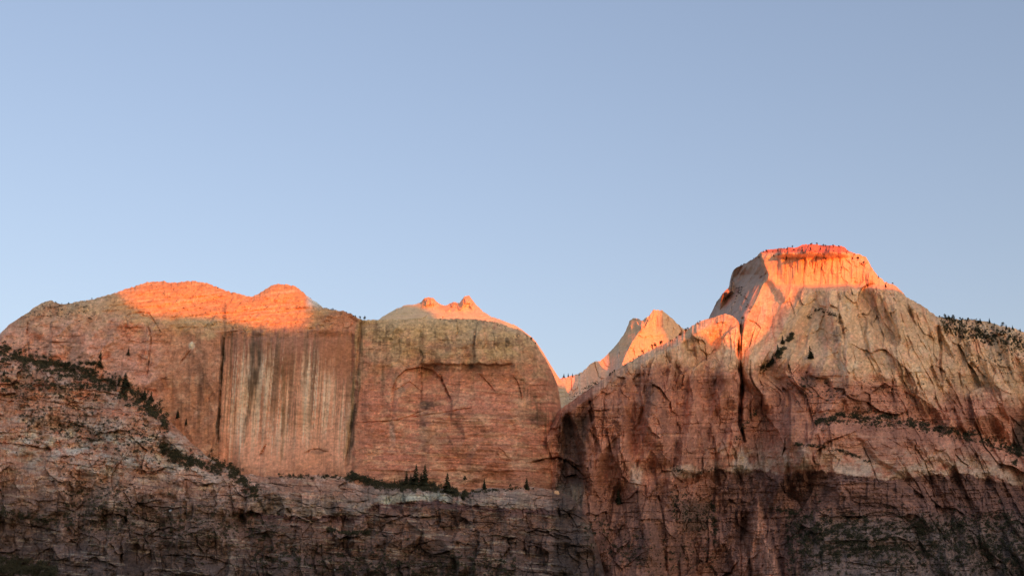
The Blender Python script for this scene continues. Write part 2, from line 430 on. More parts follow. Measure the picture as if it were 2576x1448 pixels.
def a_paint(P, Q, B):
    rim = RIM(P)
    n = rag(P / 90, Q / 70, 5, 31); n3 = rag(P / 30, Q / 22, 4, 32)
    C = mix(np.broadcast_to(ORANGE, P.shape + (3,)), REDBR, 0.5 + 1.1 * n)
    left = 1 - sm(360, 500, P)
    C = mix(C, PINK, left * sm(-.15, .5, n3 + 0.35))
    C = mix(C, RUST, left * sm(.1, .5, rag(P / 60, Q / 40, 4, 33)) * .8)
    C = mix(C, TAN, left * sm(60, -40, Q - 795 - 50 * n3 - 40 * n) * .8)
    C = mix(C, rock(112, 80, 60), left * sm(.15, .55, rag(P / 26, Q / 12, 4, 48)) * .55)
    mid = box(P, 400, 560, 40)
    C = mix(C, rock(150, 100, 70), mid * 0.6)
    C = mix(C, rock(176, 132, 100), mid * sm(.05, .5, n3 + .3 * n) * .6)
    C = mix(C, rock(120, 80, 58), mid * sm(.1, .5, rag(P / 40, Q / 26, 4, 51)) * .5); C = mix(C, rock(110, 72, 50), mid * sm(0.0, 0.6, streaks(P, Q, 17, 34)) * sm(860, 960, Q) * .8)
    # upper right wall is tan with olive stains, lower part orange with beds
    right = sm(880, 945, P + 40 * n3)
    C = mix(C, TAN, right * sm(70, -80, Q - 905 - 110 * n - 70 * n3))
    C = mix(C, rock(168, 102, 76), right * sm(-30, 40, Q - 960 - 70 * n - 40 * n3) * .75)
    C = mix(C, rock(126, 82, 62), right * sm(940, 1040, Q) * sm(.05, .5, bedding(P, Q, 15, 35, -.05, 300)) * .75)
    C = mix(C, rock(186, 134, 98), right * sm(930, 980, Q) * sm(.1, .5, bedding(P, Q, 12, 36, -.04, 240)) * .5)
    C = mix(C, VARN, right * sm(.15, .6, streaks(P, Q, 13, 37, 120)) * .55 * box(Q, 830, 1030, 40) * (0.5 + 0.5 * n3))
    C = mix(C, DARK, right * sm(.3, .6, rag(P / 14, Q / 9, 3, 38)) * .45)
    # the slickrock of the domes: cross-bedded, tan and grey of the shade painted in
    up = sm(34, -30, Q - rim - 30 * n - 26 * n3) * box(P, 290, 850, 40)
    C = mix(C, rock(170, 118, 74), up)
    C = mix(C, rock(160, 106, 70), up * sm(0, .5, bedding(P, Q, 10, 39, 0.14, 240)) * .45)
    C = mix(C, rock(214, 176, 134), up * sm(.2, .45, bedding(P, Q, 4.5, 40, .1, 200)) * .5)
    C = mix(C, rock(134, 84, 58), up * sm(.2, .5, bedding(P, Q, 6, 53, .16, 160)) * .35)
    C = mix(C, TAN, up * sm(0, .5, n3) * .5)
    C = mix(C, TAN, up * box(P, 360, 560, 40) * sm(785, 810, Q) * .8)  # tan of the shade, painted below the sunlit part
    C = mix(C, SLICK, box(P, 772, 820, 8) * sm(782, 758, Q))  # grey of the shade, painted right of the sunlit part
    # streaked panel
    panel = box(P + 12 * n3, 556, 886, 9) * sm(822, 852, Q + 34 * rag(P / 9, Q / 80, 3, 6) + 20 * n3) * (1 - .7 * sm(1150, 1195, Q))
    low = sm(900, 1010, Q + 60 * n2(P / 40, Q / 200, 42))
    C = mix(C, mix(np.broadcast_to(rock(152, 100, 76), P.shape + (3,)), rock(192, 132, 100), low), panel * .9)
    C = mix(C, rock(184, 122, 90), panel * sm(1080, 1150, Q) * .7)
    C = mix(C, rock(160, 104, 78), panel * sm(.1, .5, rag(P / 34, Q / 30, 4, 52)) * .5)
    PS = P + 0.07 * (Q - 850)
    rg = 26 * n2(PS / 5, PS * 0, 54)
    s1 = streaks(PS, Q, 14, 43, 520)
    clus = n2(PS / 55, Q / 260, 59)
    C = mix(C, rock(124, 80, 62), panel * (1 - sm(880, 960, Q + 2 * rg + 60 * clus)) * .5)
    C = mix(C, rock(212, 164, 128), panel * sm(-.1, .2, s1 + .5 * clus) * sm(870, 960, Q + 2 * rg) * (1 - sm(1070, 1170, Q + 2 * rg)) * .85)
    C = mix(C, rock(112, 80, 60), panel * sm(.08, .28, streaks(PS, Q, 12, 44, 600)) * (1 - .85 * sm(950, 1130, Q + 2 * rg)) * .85)
    C = mix(C, rock(126, 88, 64), panel * sm(.18, .3, streaks(PS, Q, 4.2, 55, 500) - .35 * clus) * (1 - .7 * sm(1040, 1140, Q + rg)) * .7)
    C = mix(C, rock(236, 198, 162), panel * sm(.2, .32, streaks(PS, Q, 4.0, 45, 420) + .35 * clus) * sm(850, 940, Q + 2 * rg) * (1 - sm(1060, 1150, Q + 2 * rg)) * .85)
    def stain(line, w, dark, q0, q1, s=.9):
        m = (1 - sm(w * .45, w, np.abs(P + 4 * n2(Q / 40, Q * 0, 7) + 3.5 * tn2(P / 5, Q / 50, 8) - LV(line)(Q)))) * box(Q + 30 * tn2(P / 4, P * 0, 9), q0, q1, 18) * (.95 + .7 * tn2(P / 9, Q / 30, 10))
        return mix(C, dark, m * s)
    C = stain([(645, 838), (640, 930), (625, 1040), (612, 1130)], 20, rock(90, 68, 52), 845, 985, .9)
    C = stain([(640, 930), (625, 1040), (604, 1130)], 7, rock(100, 76, 56), 960, 1115, .7)
    C = stain([(715, 840), (710, 1160)], 6, rock(120, 88, 62), 900, 1155, .75)
    C = stain([(770, 830), (768, 1100)], 7, rock(112, 80, 58), 835, 960, .7)
    C = stain([(676, 850), (676, 1100)], 12, rock(126, 86, 62), 845, 940, .7)
    C = stain([(566, 742), (563, 860), (552, 1010), (546, 1115)], 6, rock(80, 60, 44), 850, 1110, .85)
    C = stain([(567, 742), (563, 860)], 6, rock(104, 78, 56), 765, 860, .55)
    C = stain([(901, 803), (893, 950), (880, 1060), (866, 1175)], 7, rock(128, 100, 66), 803, 1150, .75)
    C = stain([(910, 803), (903, 950), (890, 1060), (872, 1175)], 8, rock(76, 56, 42), 950, 1165, .9)
    C = stain([(912, 803), (905, 950)], 8, rock(104, 80, 54), 806, 960, .75)
    C = stain([(880, 850), (872, 1120)], 10, rock(150, 100, 70), 850, 1140, .4)
    C = stain([(945, 800), (940, 1000)], 8, VARN, 810, 960, .5)
    C = stain([(975, 800), (960, 1000)], 6, VARN, 815, 990, .55)
    C = stain([(1060, 800), (1062, 920), (1066, 1010), (1070, 1190)], 8, rock(100, 78, 54), 830, 920, .6)
    C = stain([(1062, 900), (1066, 1010), (1070, 1190)], 18, rock(112, 74, 58), 1000, 1190, .65)
    C = stain([(985, 1060), (985, 1150)], 10, rock(160, 124, 102), 1062, 1120, .6)
    C = stain([(1194, 830), (1192, 900)], 7, VARN, 830, 890, .7)
    C = mix(C, rock(146, 92, 64), spots(P, Q, [(845, 802, 55, 18, .7), (850, 900, 60, 55, .6)]))
    C = mix(C, rock(110, 70, 50), box(P, 1062, 1275, 6) * box(Q + 6 * n2(P / 9, P * 0, 9), 915, 932, 4) * .75)
    C = mix(C, VARN, sm(1290, 1310, P) * box(Q - (P - 1290) * 1.0, 935, 1010, 14) * sm(-.1, .4, streaks(P, Q, 9, 46, 120)) * .8)
    C = mix(C, DARK, spots(P, Q, [(1068, 1018, 18, 12, .8), (1085, 1015, 30, 8, .6), (1350, 1050, 26, 26, .6), (1275, 860, 8, 16, .8), (955, 870, 6, 18, .7), (1010, 980, 10, 8, .7), (800, 1134, 26, 9, .4), (1185, 920, 8, 9, .7)]))
    C = mix(C, rock(196, 168, 138), spots(P, Q, [(482, 868, 9, 13, .7)]))
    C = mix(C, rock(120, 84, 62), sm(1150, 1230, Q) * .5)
    C = mix(C, rock(110, 80, 58), right * sm(.1, .3, rag(P / 12, Q / 44, 4, 62) + .25 * n) * box(Q, 820, 960, 30) * .6)
    C = mix(C, rock(186, 138, 102), right * sm(.05, .3, rag(P / 80, Q / 26, 4, 63)) * sm(940, 1000, Q) * .5)
    patch = rag((P + 30 * n3) / 70, (Q + 30 * n) / 34, 4, 56)
    C = mix(C, rock(178, 130, 98), (1 - panel) * (1 - up) * sm(.12, .4, patch) * .5)
    C = mix(C, rock(128, 84, 62), (1 - panel) * (1 - up) * sm(.12, .4, -patch) * .45)
    C = mix(C, rock(96, 72, 54), (1 - panel) * sm(.3, .5, rag(P / 22, Q / 8, 4, 57)) * .55)
    wet = (1 - sm(18, 44, np.abs(P - LV([(1455, 1040), (1440, 1150), (1425, 1260), (1430, 1448)])(Q)) + 14 * rag(P / 9, Q / 60, 3, 90))) * sm(1100, 1150, Q)
    C = mix(C, rock(74, 58, 48), wet * .8)
    return C * ((1 + 0.42 * rag(P / 7, Q / 6, 2, 47) + .3 * rag(P / 26, Q / 9, 3, 61)) * grit(P, Q, 60, 0.6 - 0.4 * panel - .35 * up))[..., None]
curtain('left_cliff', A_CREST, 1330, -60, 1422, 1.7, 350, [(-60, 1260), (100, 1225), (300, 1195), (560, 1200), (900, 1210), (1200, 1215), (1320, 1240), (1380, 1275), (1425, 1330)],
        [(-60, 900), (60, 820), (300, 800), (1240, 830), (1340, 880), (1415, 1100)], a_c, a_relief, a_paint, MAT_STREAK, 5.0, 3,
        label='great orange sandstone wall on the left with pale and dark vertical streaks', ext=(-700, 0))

# ------------------------------------------------------------------ the pale dome with two pinnacles behind the wall's rim
B_CREST = [(930, 818), (952, 803), (975, 788), (1000, 775), (1019, 767), (1045, 765), (1058, 760), (1064, 753), (1068, 749), (1078, 747), (1090, 749), (1095, 757), (1110, 766), (1122, 768),
           (1130, 763), (1145, 759), (1156, 762), (1163, 751), (1169, 744), (1180, 743), (1186, 752), (1200, 769), (1215, 783), (1235, 796), (1257, 803), (1300, 820),
           (1330, 842), (1345, 855), (1365, 884), (1385, 918), (1405, 948), (1420, 966), (1432, 1000)]
def b_c(P, Q, B):
    return 0.75 + 0.9 * (1 - sm(0, 18, B)) * (1 - box(P, 1060, 1096, 4) - box(P, 1158, 1188, 4)) + 0.2 * n2(P / 40, Q / 8, 51)
def b_relief(P, Q, B):
    pin = box(P, 1060, 1098, 5) * (1 - sm(10, 24, B)) + box(P, 1124, 1192, 5) * (1 - sm(12, 30, B))
    return 14 * box(P, 1066, 1092, 10) * (1 - sm(8, 26, B)) + 16 * box(P, 1164, 1186, 8) * (1 - sm(12, 30, B)) + pin * 5.0 * blocks(P, Q, 11, 16, 52)[0] + 1.0 * bedding(P, Q, 6, 53, .05) + 2.0 * beds(P, Q, 9, 120, 57, .04) + 1.6 * blocks(P, Q, 40, 10, 58)[0] + 4 * fbm(P / 90, Q / 60, 3, 54)
def b_paint(P, Q, B):
    C = np.broadcast_to(rock(168, 138, 106), P.shape + (3,))
    C = mix(C, rock(174, 136, 106), sm(-.2, .5, bedding(P, Q, 7, 55, .05)) * .6)
    C = mix(C, rock(190, 128, 92), box(P, 1060, 1195, 6) * (1 - sm(10, 26, B)) * .7)
    return C * (1 + 0.15 * rag(P / 6, Q / 4, 3, 56))[..., None]
curtain('middle_dome', B_CREST, [(930, 900), (1250, 900), (1340, 960), (1432, 1060)], 930, 1432, 1.8, 80, [(930, 1470), (1250, 1440), (1432, 1420)], [(930, 830), (1250, 840), (1432, 1000)],
        b_c, b_relief, b_paint, MAT_ROCK, 3.2, 5, label='pale slickrock dome with two small pinnacles behind the wall rim')

# ------------------------------------------------------------------ the far double-topped peak over the notch
M_CREST = [(1370, 985), (1400, 958), (1412, 950), (1430, 946), (1450, 941), (1465, 934), (1475, 925), (1482, 916), (1495, 909), (1510, 908), (1522, 895), (1545, 873), (1570, 838), (1580, 818),
           (1583, 806), (1593, 799), (1605, 801), (1615, 806), (1621, 803), (1630, 795), (1637, 786), (1644, 779), (1665, 780), (1675, 788), (1690, 800), (1700, 810), (1710, 820),
           (1724, 830), (1760, 860), (1800, 900)]
M_RIB = LV([(1628, 780), (1626, 806), (1610, 830), (1590, 860), (1572, 895), (1555, 940), (1540, 1000)])
M_RIGHT = LV([(1662, 780), (1668, 810), (1680, 840), (1700, 870), (1720, 900)])
def m_c(P, Q, B):
    return 0.55 + 0.6 * (1 - sm(0, 14, B)) + 0.2 * n2(P / 40, Q / 10, 61)
def m_relief(P, Q, B):
    lf = np.maximum(M_RIB(Q) - P, 0)
    rt = np.maximum(P - M_RIGHT(Q), 0)
    D = -2.6 * lf * sm(1470, 1540, P) - 1.0 * rt
    D += box(P, 1583, 1616, 4) * (1 - sm(14, 34, B)) * 14
    D += 7 * blocks(P, Q, 15, 34, 62)[0] * (1 - .6 * sm(20, 70, B)) + 3 * slabs(P, Q, 14, 50, 67) + 4 * fbm(P / 40, Q / 50, 4, 63) + 1.0 * bedding(P, Q, 8, 64, .1) + 2 * beds(P, Q, 12, 80, 68, .1)
    return D
def m_paint(P, Q, B):
    C = np.broadcast_to(rock(174, 132, 98), P.shape + (3,))
    C = mix(C, rock(182, 134, 110), sm(870, 960, Q) * .8)
    C = mix(C, rock(150, 134, 116), sm(0, .5, streaks(P, Q, 12, 65, 60)) * .5)
    C = mix(C, GREYB, sm(985, 1010, Q) * .7)
    C = mix(C, rock(186, 132, 92), box(P, 1560, 1720, 14) * sm(930, 860, Q) * .7)  # orange of the sunlit side painted into the stone
    return C * (1 + 0.18 * rag(P / 6, Q / 5, 3, 66))[..., None]
curtain('distant_peak', M_CREST, 1075, 1370, 1800, 1.8, 140, [(1370, 1750), (1500, 1850), (1640, 1950), (1800, 1980)], [(1370, 1000), (1800, 1000)], m_c, m_relief, m_paint, MAT_ROCK, 5.0, 7,
        label='far pale double topped peak standing over the notch')

# ------------------------------------------------------------------ the right massif: a spur climbing from the notch and the flat-topped temple
def right_c(P, Q):
    w = sm(1880, 2060, P)
    c = 0.42 * box(Q, 722, 900, 8) + 0.05 * box(Q, 640, 722, 6) + 1.0 * (1 - sm(632, 644, Q))
    c = c + 0.16 * box(Q, 900, 1040, 14)
    bench = L([(1880, 1030), (2050, 1045), (2200, 1040), (2330, 1062), (2450, 1095), (2575, 1130)])(P)
    c = c + (0.95 * w + 0.2 * (1 - w)) * box(Q - bench, 0, 44, 8)
    c = c + 0.22 * sm(1090, 1110, Q) * (1 - sm(1185, 1195, Q))
    c = c + 0.06 * sm(1190, 1195, Q) * (1 - sm(1245, 1265, Q))
    c = c + (0.55 * w + 0.22 * (1 - w)) * sm(1250, 1270, Q)
    return c
CLIFFTOP = L([(1395, 1175), (1560, 1205), (1700, 1205), (1760, 1195), (1810, 1180), (1900, 1182), (1960, 1192), (2050, 1185), (2110, 1192), (2220, 1205), (2300, 1200), (2340, 1195), (2420, 1188), (2480, 1205), (2575, 1225), (2700, 1235)])
WEDGES = [(1905, 1236, 1520, 1800, 1990, 42), (1597, 1160, 1500, 1490, 1700, 24), (1862, 1116, 1192, 1826, 1902, 13), (1990, 1010, 1180, 1930, 2050, 12), (1740, 925, 1200, 1690, 1800, 16),
          (2150, 960, 1050, 2110, 2200, 9), (1640, 920, 1170, 1590, 1700, 14), (1560, 985, 1230, 1520, 1610, 14), (2030, 1075, 1190, 1985, 2085, 8), (2110, 1200, 1300, 2070, 2170, 8),
          (2290, 1100, 1200, 2230, 2350, 9), (2080, 860, 960, 2040, 2120, 8), (2440, 850, 960, 2410, 2475, 10), (2400, 930, 1090, 2370, 2440, 12), (2500, 1190, 1300, 2440, 2560, 9), (1800, 870, 960, 1760, 1845, 9),
          (2330, 1230, 1330, 2290, 2380, 8), (1940, 1290, 1480, 1890, 2010, 8), (1860, 1290, 1480, 1800, 1890, 9)]
def rl(P, Q): return P - 0.42 * (Q - 800) * sm(2040, 2330, P) + 0.3 * (Q - 760) * box(P, 1880, 2060, 40) * (1 - sm(930, 1000, Q))
def right_relief(P, Q):
    lean = rl(P, Q)
    D = 46 * ridged(lean / 210, Q / 420, 2, 71) + 17 * ridged(lean / 84, Q / 200, 2, 72)
    D += 12 * slabs(lean, Q, 62, 190, 66, .12) + 6.5 * slabs(lean, Q, 27, 100, 67, .16) + 2.8 * slabs(lean + .1 * Q, Q, 12, 55, 68, .2)
    D += 13 * blocks(lean, Q, 74, 120, 64)[0] + 5.5 * blocks(lean, Q, 32, 52, 74)[0] + 1.5 * blocks(lean, Q, 13, 20, 63)[0] + 1.6 * fbm(P / 12, Q / 14, 4, 75) + (1.4 * bedding(P, Q, 8, 76, .02, 180) + 2.6 * beds(P, Q, 22, 120, 69, .02)) * sm(900, 960, Q)
    D += wedges(P, Q, WEDGES) * 1.25
    low = sm(-3, 5, Q - CLIFFTOP(P) - 9 * fbm(P / 26, P * 0, 3, 88)) * sm(1740, 1830, P)
    D += low * (-6 + 5 * slabs(P, Q, 18, 90, 78, .2) + 3.5 * beds(P, Q, 16, 60, 79, .03) + 2.5 * fbm(P / 16, Q / 10, 4, 79))
    top = box(Q, 640, 722, 10) * sm(1925, 1960, P)
    D *= 1 - 0.8 * top
    D += (2.2 * ridged(P / 13, Q / 120, 2, 80) + 3.0 * slabs(P, Q, 17, 60, 65, .2) + 3.0 * blocks(P, Q, 16, 40, 61)[0]) * top
    return D
def right_paint(P, Q):
    wq = 18 * rag(P / 34, Q / 40, 3, 94)
    n = rag(P / 110, Q / 80, 5, 81); n3 = rag((P + wq) / 26, Q / 34, 4, 82)
    lean = P - 0.42 * (Q - 800) * sm(2040, 2330, P)
    C = np.broadcast_to(rock(176, 134, 98), P.shape + (3,))
    C = mix(C, rock(184, 130, 98), sm(-.1, .5, n3 + .3 * n) * .7)
    C = mix(C, rock(176, 146, 114), sm(.1, .5, rag(P / 40, Q / 50, 4, 83)) * .6)
    C = mix(C, rock(158, 98, 70), sm(.1, .5, rag(lean / 20, Q / 70, 4, 84)) * .6)
    tone = .5 * (blocks(rl(P, Q), Q, 32, 52, 74)[1] - .5) + .4 * (blocks(rl(P, Q), Q, 74, 120, 64)[1] - .5)
    redline = L([(1395, 985), (1500, 960), (1560, 935), (1640, 905), (1700, 905), (1760, 915), (1860, 935), (1960, 925), (2100, 935), (2250, 950), (2330, 1000), (2420, 990), (2575, 1000)])(P)
    red = sm(-30, 40, Q - redline - 60 * n - 40 * n3)
    C = mix(C, mix(np.broadcast_to(rock(160, 100, 75), P.shape + (3,)), rock(126, 76, 58), .5 + 1.4 * rag(lean / 30, Q / 90, 4, 85)), red * .92)
    C = mix(C, rock(176, 116, 88), red * sm(.05, .5, rag((P + wq) / 50, Q / 40, 4, 86)) * .65)
    C = mix(C, rock(112, 74, 58), red * sm(.2, .6, streaks(P, Q, 20, 87, 200)) * .3)
    C = mix(C, rock(182, 130, 100), red * sm(.15, .5, bedding(P, Q, 10, 95, .02, 150)) * .4)
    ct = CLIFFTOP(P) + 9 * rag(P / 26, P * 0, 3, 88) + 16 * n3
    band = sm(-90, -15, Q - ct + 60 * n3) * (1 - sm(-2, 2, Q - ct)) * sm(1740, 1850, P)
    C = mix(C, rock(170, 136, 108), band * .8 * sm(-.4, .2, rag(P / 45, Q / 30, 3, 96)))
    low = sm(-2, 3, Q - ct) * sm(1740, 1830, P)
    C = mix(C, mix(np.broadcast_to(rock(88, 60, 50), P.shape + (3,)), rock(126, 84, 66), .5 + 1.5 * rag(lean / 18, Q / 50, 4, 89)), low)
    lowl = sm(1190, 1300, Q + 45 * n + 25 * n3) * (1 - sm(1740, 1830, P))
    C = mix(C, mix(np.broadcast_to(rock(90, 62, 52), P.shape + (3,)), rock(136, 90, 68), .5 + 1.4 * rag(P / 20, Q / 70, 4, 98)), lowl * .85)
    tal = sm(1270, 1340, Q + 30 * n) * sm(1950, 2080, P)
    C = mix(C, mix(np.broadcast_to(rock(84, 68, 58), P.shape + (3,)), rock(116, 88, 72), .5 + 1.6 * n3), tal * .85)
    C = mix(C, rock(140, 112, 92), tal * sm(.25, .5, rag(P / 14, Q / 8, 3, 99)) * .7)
    tower = sm(0.05, .6, wedges(P, Q, WEDGES[:1]) / 42)
    C = mix(C, mix(np.broadcast_to(rock(178, 120, 92), P.shape + (3,)), rock(104, 72, 58), .35 + 1.6 * rag(P / 10, Q / 60, 4, 62)), tower * .8)
    C = mix(C, rock(182, 152, 126), sm(.1, .8, wedges(P, Q, WEDGES[2:3]) / 13) * .75)
    C = mix(C, rock(176, 142, 114), spots(P, Q, [(1600, 1195, 20, 34, .6), (1720, 1185, 50, 20, .6)]))
    # wet black stain under the notch
    wet = (1 - sm(22, 52, np.abs(P - LV([(1448, 1040), (1440, 1150), (1425, 1260), (1430, 1448)])(Q)) + 14 * rag(P / 9, Q / 60, 3, 90))) * sm(1030, 1060, Q)
    C = mix(C, rock(66, 52, 44), wet * .8)
    C = mix(C, rock(120, 104, 86), wet * box(Q, 1215, 1275, 10) * .6)
    C = mix(C, DARK, sm(.3, .6, rag(P / 13, Q / 9, 3, 92)) * .5)
    C = mix(C, rock(84, 62, 50), spots(P, Q, [(2105, 840, 12, 26, .6), (2030, 960, 26, 18, .6), (1640, 990, 18, 40, .5), (2210, 975, 14, 10, .6), (1750, 1300, 50, 50, .7)]))
    C = mix(C, rock(56, 48, 40), spots(P, Q, [(2570, 1100, 30, 60, .8)]))
    return C * ((1 + 0.4 * rag(P / 6, Q / 7, 2, 93) + .2 * rag(P / 18, Q / 16, 3, 61)) * (1 + .5 * tone) * grit(P, Q, 97, .4 + .35 * sm(1150, 1280, Q)))[..., None]

S_CREST = [(1375, 1075), (1395, 1045), (1412, 1026), (1445, 1003), (1480, 978), (1513, 955), (1540, 936), (1577, 913), (1618, 889), (1650, 872), (1690, 855), (1720, 833), (1750, 813), (1777, 802), (1799, 798),
           (1812, 791), (1829, 789), (1843, 796), (1856, 806), (1862, 823), (1866, 850), (1869, 1000)]
def s_c(P, Q, B):
    return 0.25 * right_c(P, Q) * 0 + 0.4 * box(Q, 700, 900, 10) + 0.15 * box(Q, 900, 1190, 10) + 0.25 * sm(1185, 1200, Q) + 0.8 * (1 - sm(0, 12, B))
def s_relief(P, Q, B):
    D = right_relief(P, Q) * (0.3 + 0.7 * sm(0, 25, B))
    D += 22 * (1 - sm(960, 1080, Q)) * sm(1700, 1830, P) - 55 * sm(1860, 1869, P)
    hw = np.interp(Q, [1030, 1110, 1250], [5, 24, 40]) * (1 + .35 * fbm(P / 20, Q / 30, 3, 58))
    D -= 30 * (1 - sm(.5, 1.4, np.abs(P - np.interp(Q, [1030, 1250], [1424, 1450])) / hw)) * sm(1020, 1060, Q) * (1 - .7 * sm(1180, 1300, Q))
    return D + features(P, Q)
curtain('ridge_spur', S_CREST, 1520, 1375, 1869, 1.75, 340, [(1375, 1300), (1412, 1300), (1500, 1300), (1600, 1320), (1780, 1372), (1869, 1404)], [(1375, 1080), (1412, 1030), (1577, 960), (1869, 960)],
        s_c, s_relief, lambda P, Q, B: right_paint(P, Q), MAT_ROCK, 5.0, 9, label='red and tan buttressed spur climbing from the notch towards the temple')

T_CREST = [(1760, 850), (1782, 801), (1802, 759), (1812, 745), (1831, 723), (1839, 706), (1840, 690), (1846, 677), (1860, 668), (1882, 659), (1895, 651), (1904, 644), (1908, 636), (1930, 628),
           (1960, 625), (1985, 623), (2005, 622), (2018, 615), (2040, 614), (2070, 617), (2100, 617), (2122, 620), (2135, 632), (2160, 640), (2178, 647), (2188, 665), (2200, 684), (2210, 696),
           (2225, 709), (2250, 717), (2265, 730), (2280, 748), (2300, 757), (2330, 776), (2355, 795), (2375, 799), (2395, 801), (2420, 804), (2450, 804), (2480, 808), (2520, 820), (2550, 825), (2575, 835), (2660, 850), (2800, 800), (2950, 830), (3200, 940), (3500, 1020)]
ARETE = LV([(1914, 630), (1916, 645), (1925, 672), (1934, 690), (1930, 702), (1917, 718), (1908, 740), (1897, 765), (1882, 790), (1870, 815), (1866, 900)])
TURN = LV([(1880, 655), (1868, 664), (1858, 675), (1846, 683), (1836, 692), (1838, 704), (1849, 709), (1846, 735), (1830, 746), (1812, 756), (1796, 770), (1770, 800), (1700, 830)])
def t_c(P, Q, B):
    c = right_c(P, Q)
    c = c + 0.5 * (1 - sm(0, 16, B)) * sm(2170, 2230, P)
    return c
def t_relief(P, Q, B):
    D = right_relief(P, Q) * (0.3 + 0.7 * sm(0, 22, B)) * (1 - .75 * box(P, 1770, 1955, 20) * (1 - sm(780, 830, Q))) * (1 - .6 * box(P, 1890, 2070, 30) * box(Q, 690, 880, 30))
    turn = TURN(Q) + 3 * fbm(P / 8, Q / 8, 3, 105)
    lf = np.maximum(ARETE(Q) - np.maximum(P, turn), 0) * (1 - sm(880, 930, Q))
    D -= 1.15 * lf - 1.2 * np.maximum(turn - P, 0) * (1 - sm(790, 820, Q))
    D += 12 * ridged((P + 0.55 * (Q - 700)) / 26, Q / 200, 2, 101) * sm(0, 20, lf) * 0.6
    D += 14 * (1 - sm(0, 26, np.abs(P - LV([(1930, 690), (1985, 760), (1960, 830), (1900, 890)])(Q)))) * box(Q, 690, 880, 20) * .5
    return D + features(P, Q)
def t_paint(P, Q, B):
    C = right_paint(P, Q)
    cap = (1 - sm(632, 640, Q + 3 * n2(P / 12, P * 0, 102))) * box(P, 1895, 2150, 8)
    C = mix(C, CAPRED, cap)
    face = box(Q, 638, 725, 5) * sm(1915, 1930, P)
    C = mix(C, rock(182, 130, 96), face * .8)
    C = mix(C, rock(170, 108, 78), face * sm(.1, .5, streaks(P, Q, 9, 103, 90)) * .7)
    lf = sm(0, 12, ARETE(Q) - P) * (1 - sm(860, 900, Q))
    C = mix(C, rock(142, 112, 96), lf * .9)
    C = mix(C, rock(140, 92, 74), lf * sm(.05, .4, rag(P / 18, Q / 24, 4, 104)) * .6)
    return C
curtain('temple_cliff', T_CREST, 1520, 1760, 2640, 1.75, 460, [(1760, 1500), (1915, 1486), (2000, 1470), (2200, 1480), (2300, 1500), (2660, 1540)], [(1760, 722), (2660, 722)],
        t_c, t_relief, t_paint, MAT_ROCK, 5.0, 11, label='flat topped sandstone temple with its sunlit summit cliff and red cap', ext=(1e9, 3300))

# ------------------------------------------------------------------ the lower cliffs and benches on the left
D_CREST = [(-900, 860), (-400, 840), (-80, 880), (0, 888), (60, 903), (150, 922), (200, 925), (250, 948), (330, 983), (400, 1022), (430, 1060), (480, 1112), (540, 1160), (600, 1188), (700, 1198), (780, 1194), (860, 1196), (900, 1212),
           (1000, 1224), (1100, 1225), (1170, 1240), (1200, 1228), (1240, 1226), (1290, 1230), (1330, 1222), (1400, 1232), (1440, 1250), (1480, 1300), (1510, 1400), (1540, 1530)]
D_TOP = L(D_CREST)
LIP = L([(560, 1255), (620, 1285), (760, 1298), (905, 1294), (920, 1282), (940, 1268), (1010, 1262), (1100, 1256), (1160, 1268), (1200, 1270), (1300, 1278), (1400, 1280)])
def d_c(P, Q, B):
    t = 1 - sm(20, 60, B)
    return 0.75 * t + 0.2 + 0.5 * sm(.15, .5, bedding(P, Q, 34, 111, -0.07, 420))
def d_relief(P, Q, B):
    q = Q - 0.07 * P
    bm = sm(-.25, .25, fbm(P / 130, Q / 60, 3, 108)); bv = 1 - .75 * bm
    D = 17 * ridged(P / 240, Q / 180, 2, 112) + 8 * ridged(P / 80, Q / 80, 2, 113) + 8 * blocks(P, q, 60, 50, 114)[0] + 3.5 * blocks(P, q, 28, 32, 115)[0] + 1.8 * fbm(P / 12, Q / 8, 4, 116)
    D += bm * (6 * beds(P, Q, 40, 140, 117, -.09) + 3 * beds(P, Q, 18, 80, 118, -.09))
    D += (15 * slabs(P, Q, 44, 80, 120, .1) + 6 * slabs(P, Q, 18, 55, 110, .14)) * (0.3 + 0.7 * sm(1180, 1260, Q)) * bv
    lip = LIP(P) + 12 * fbm(P / 30, P * 0, 4, 109)
    D -= 5 * sm(-1, 2, Q - lip) * (1 - sm(8, 50, Q - lip)) * sm(560, 620, P) * sm(-.3, .3, n2(P / 50, P * 0, 106))
    return D * (0.35 + .65 * sm(0, 20, B)) + features(P, Q)
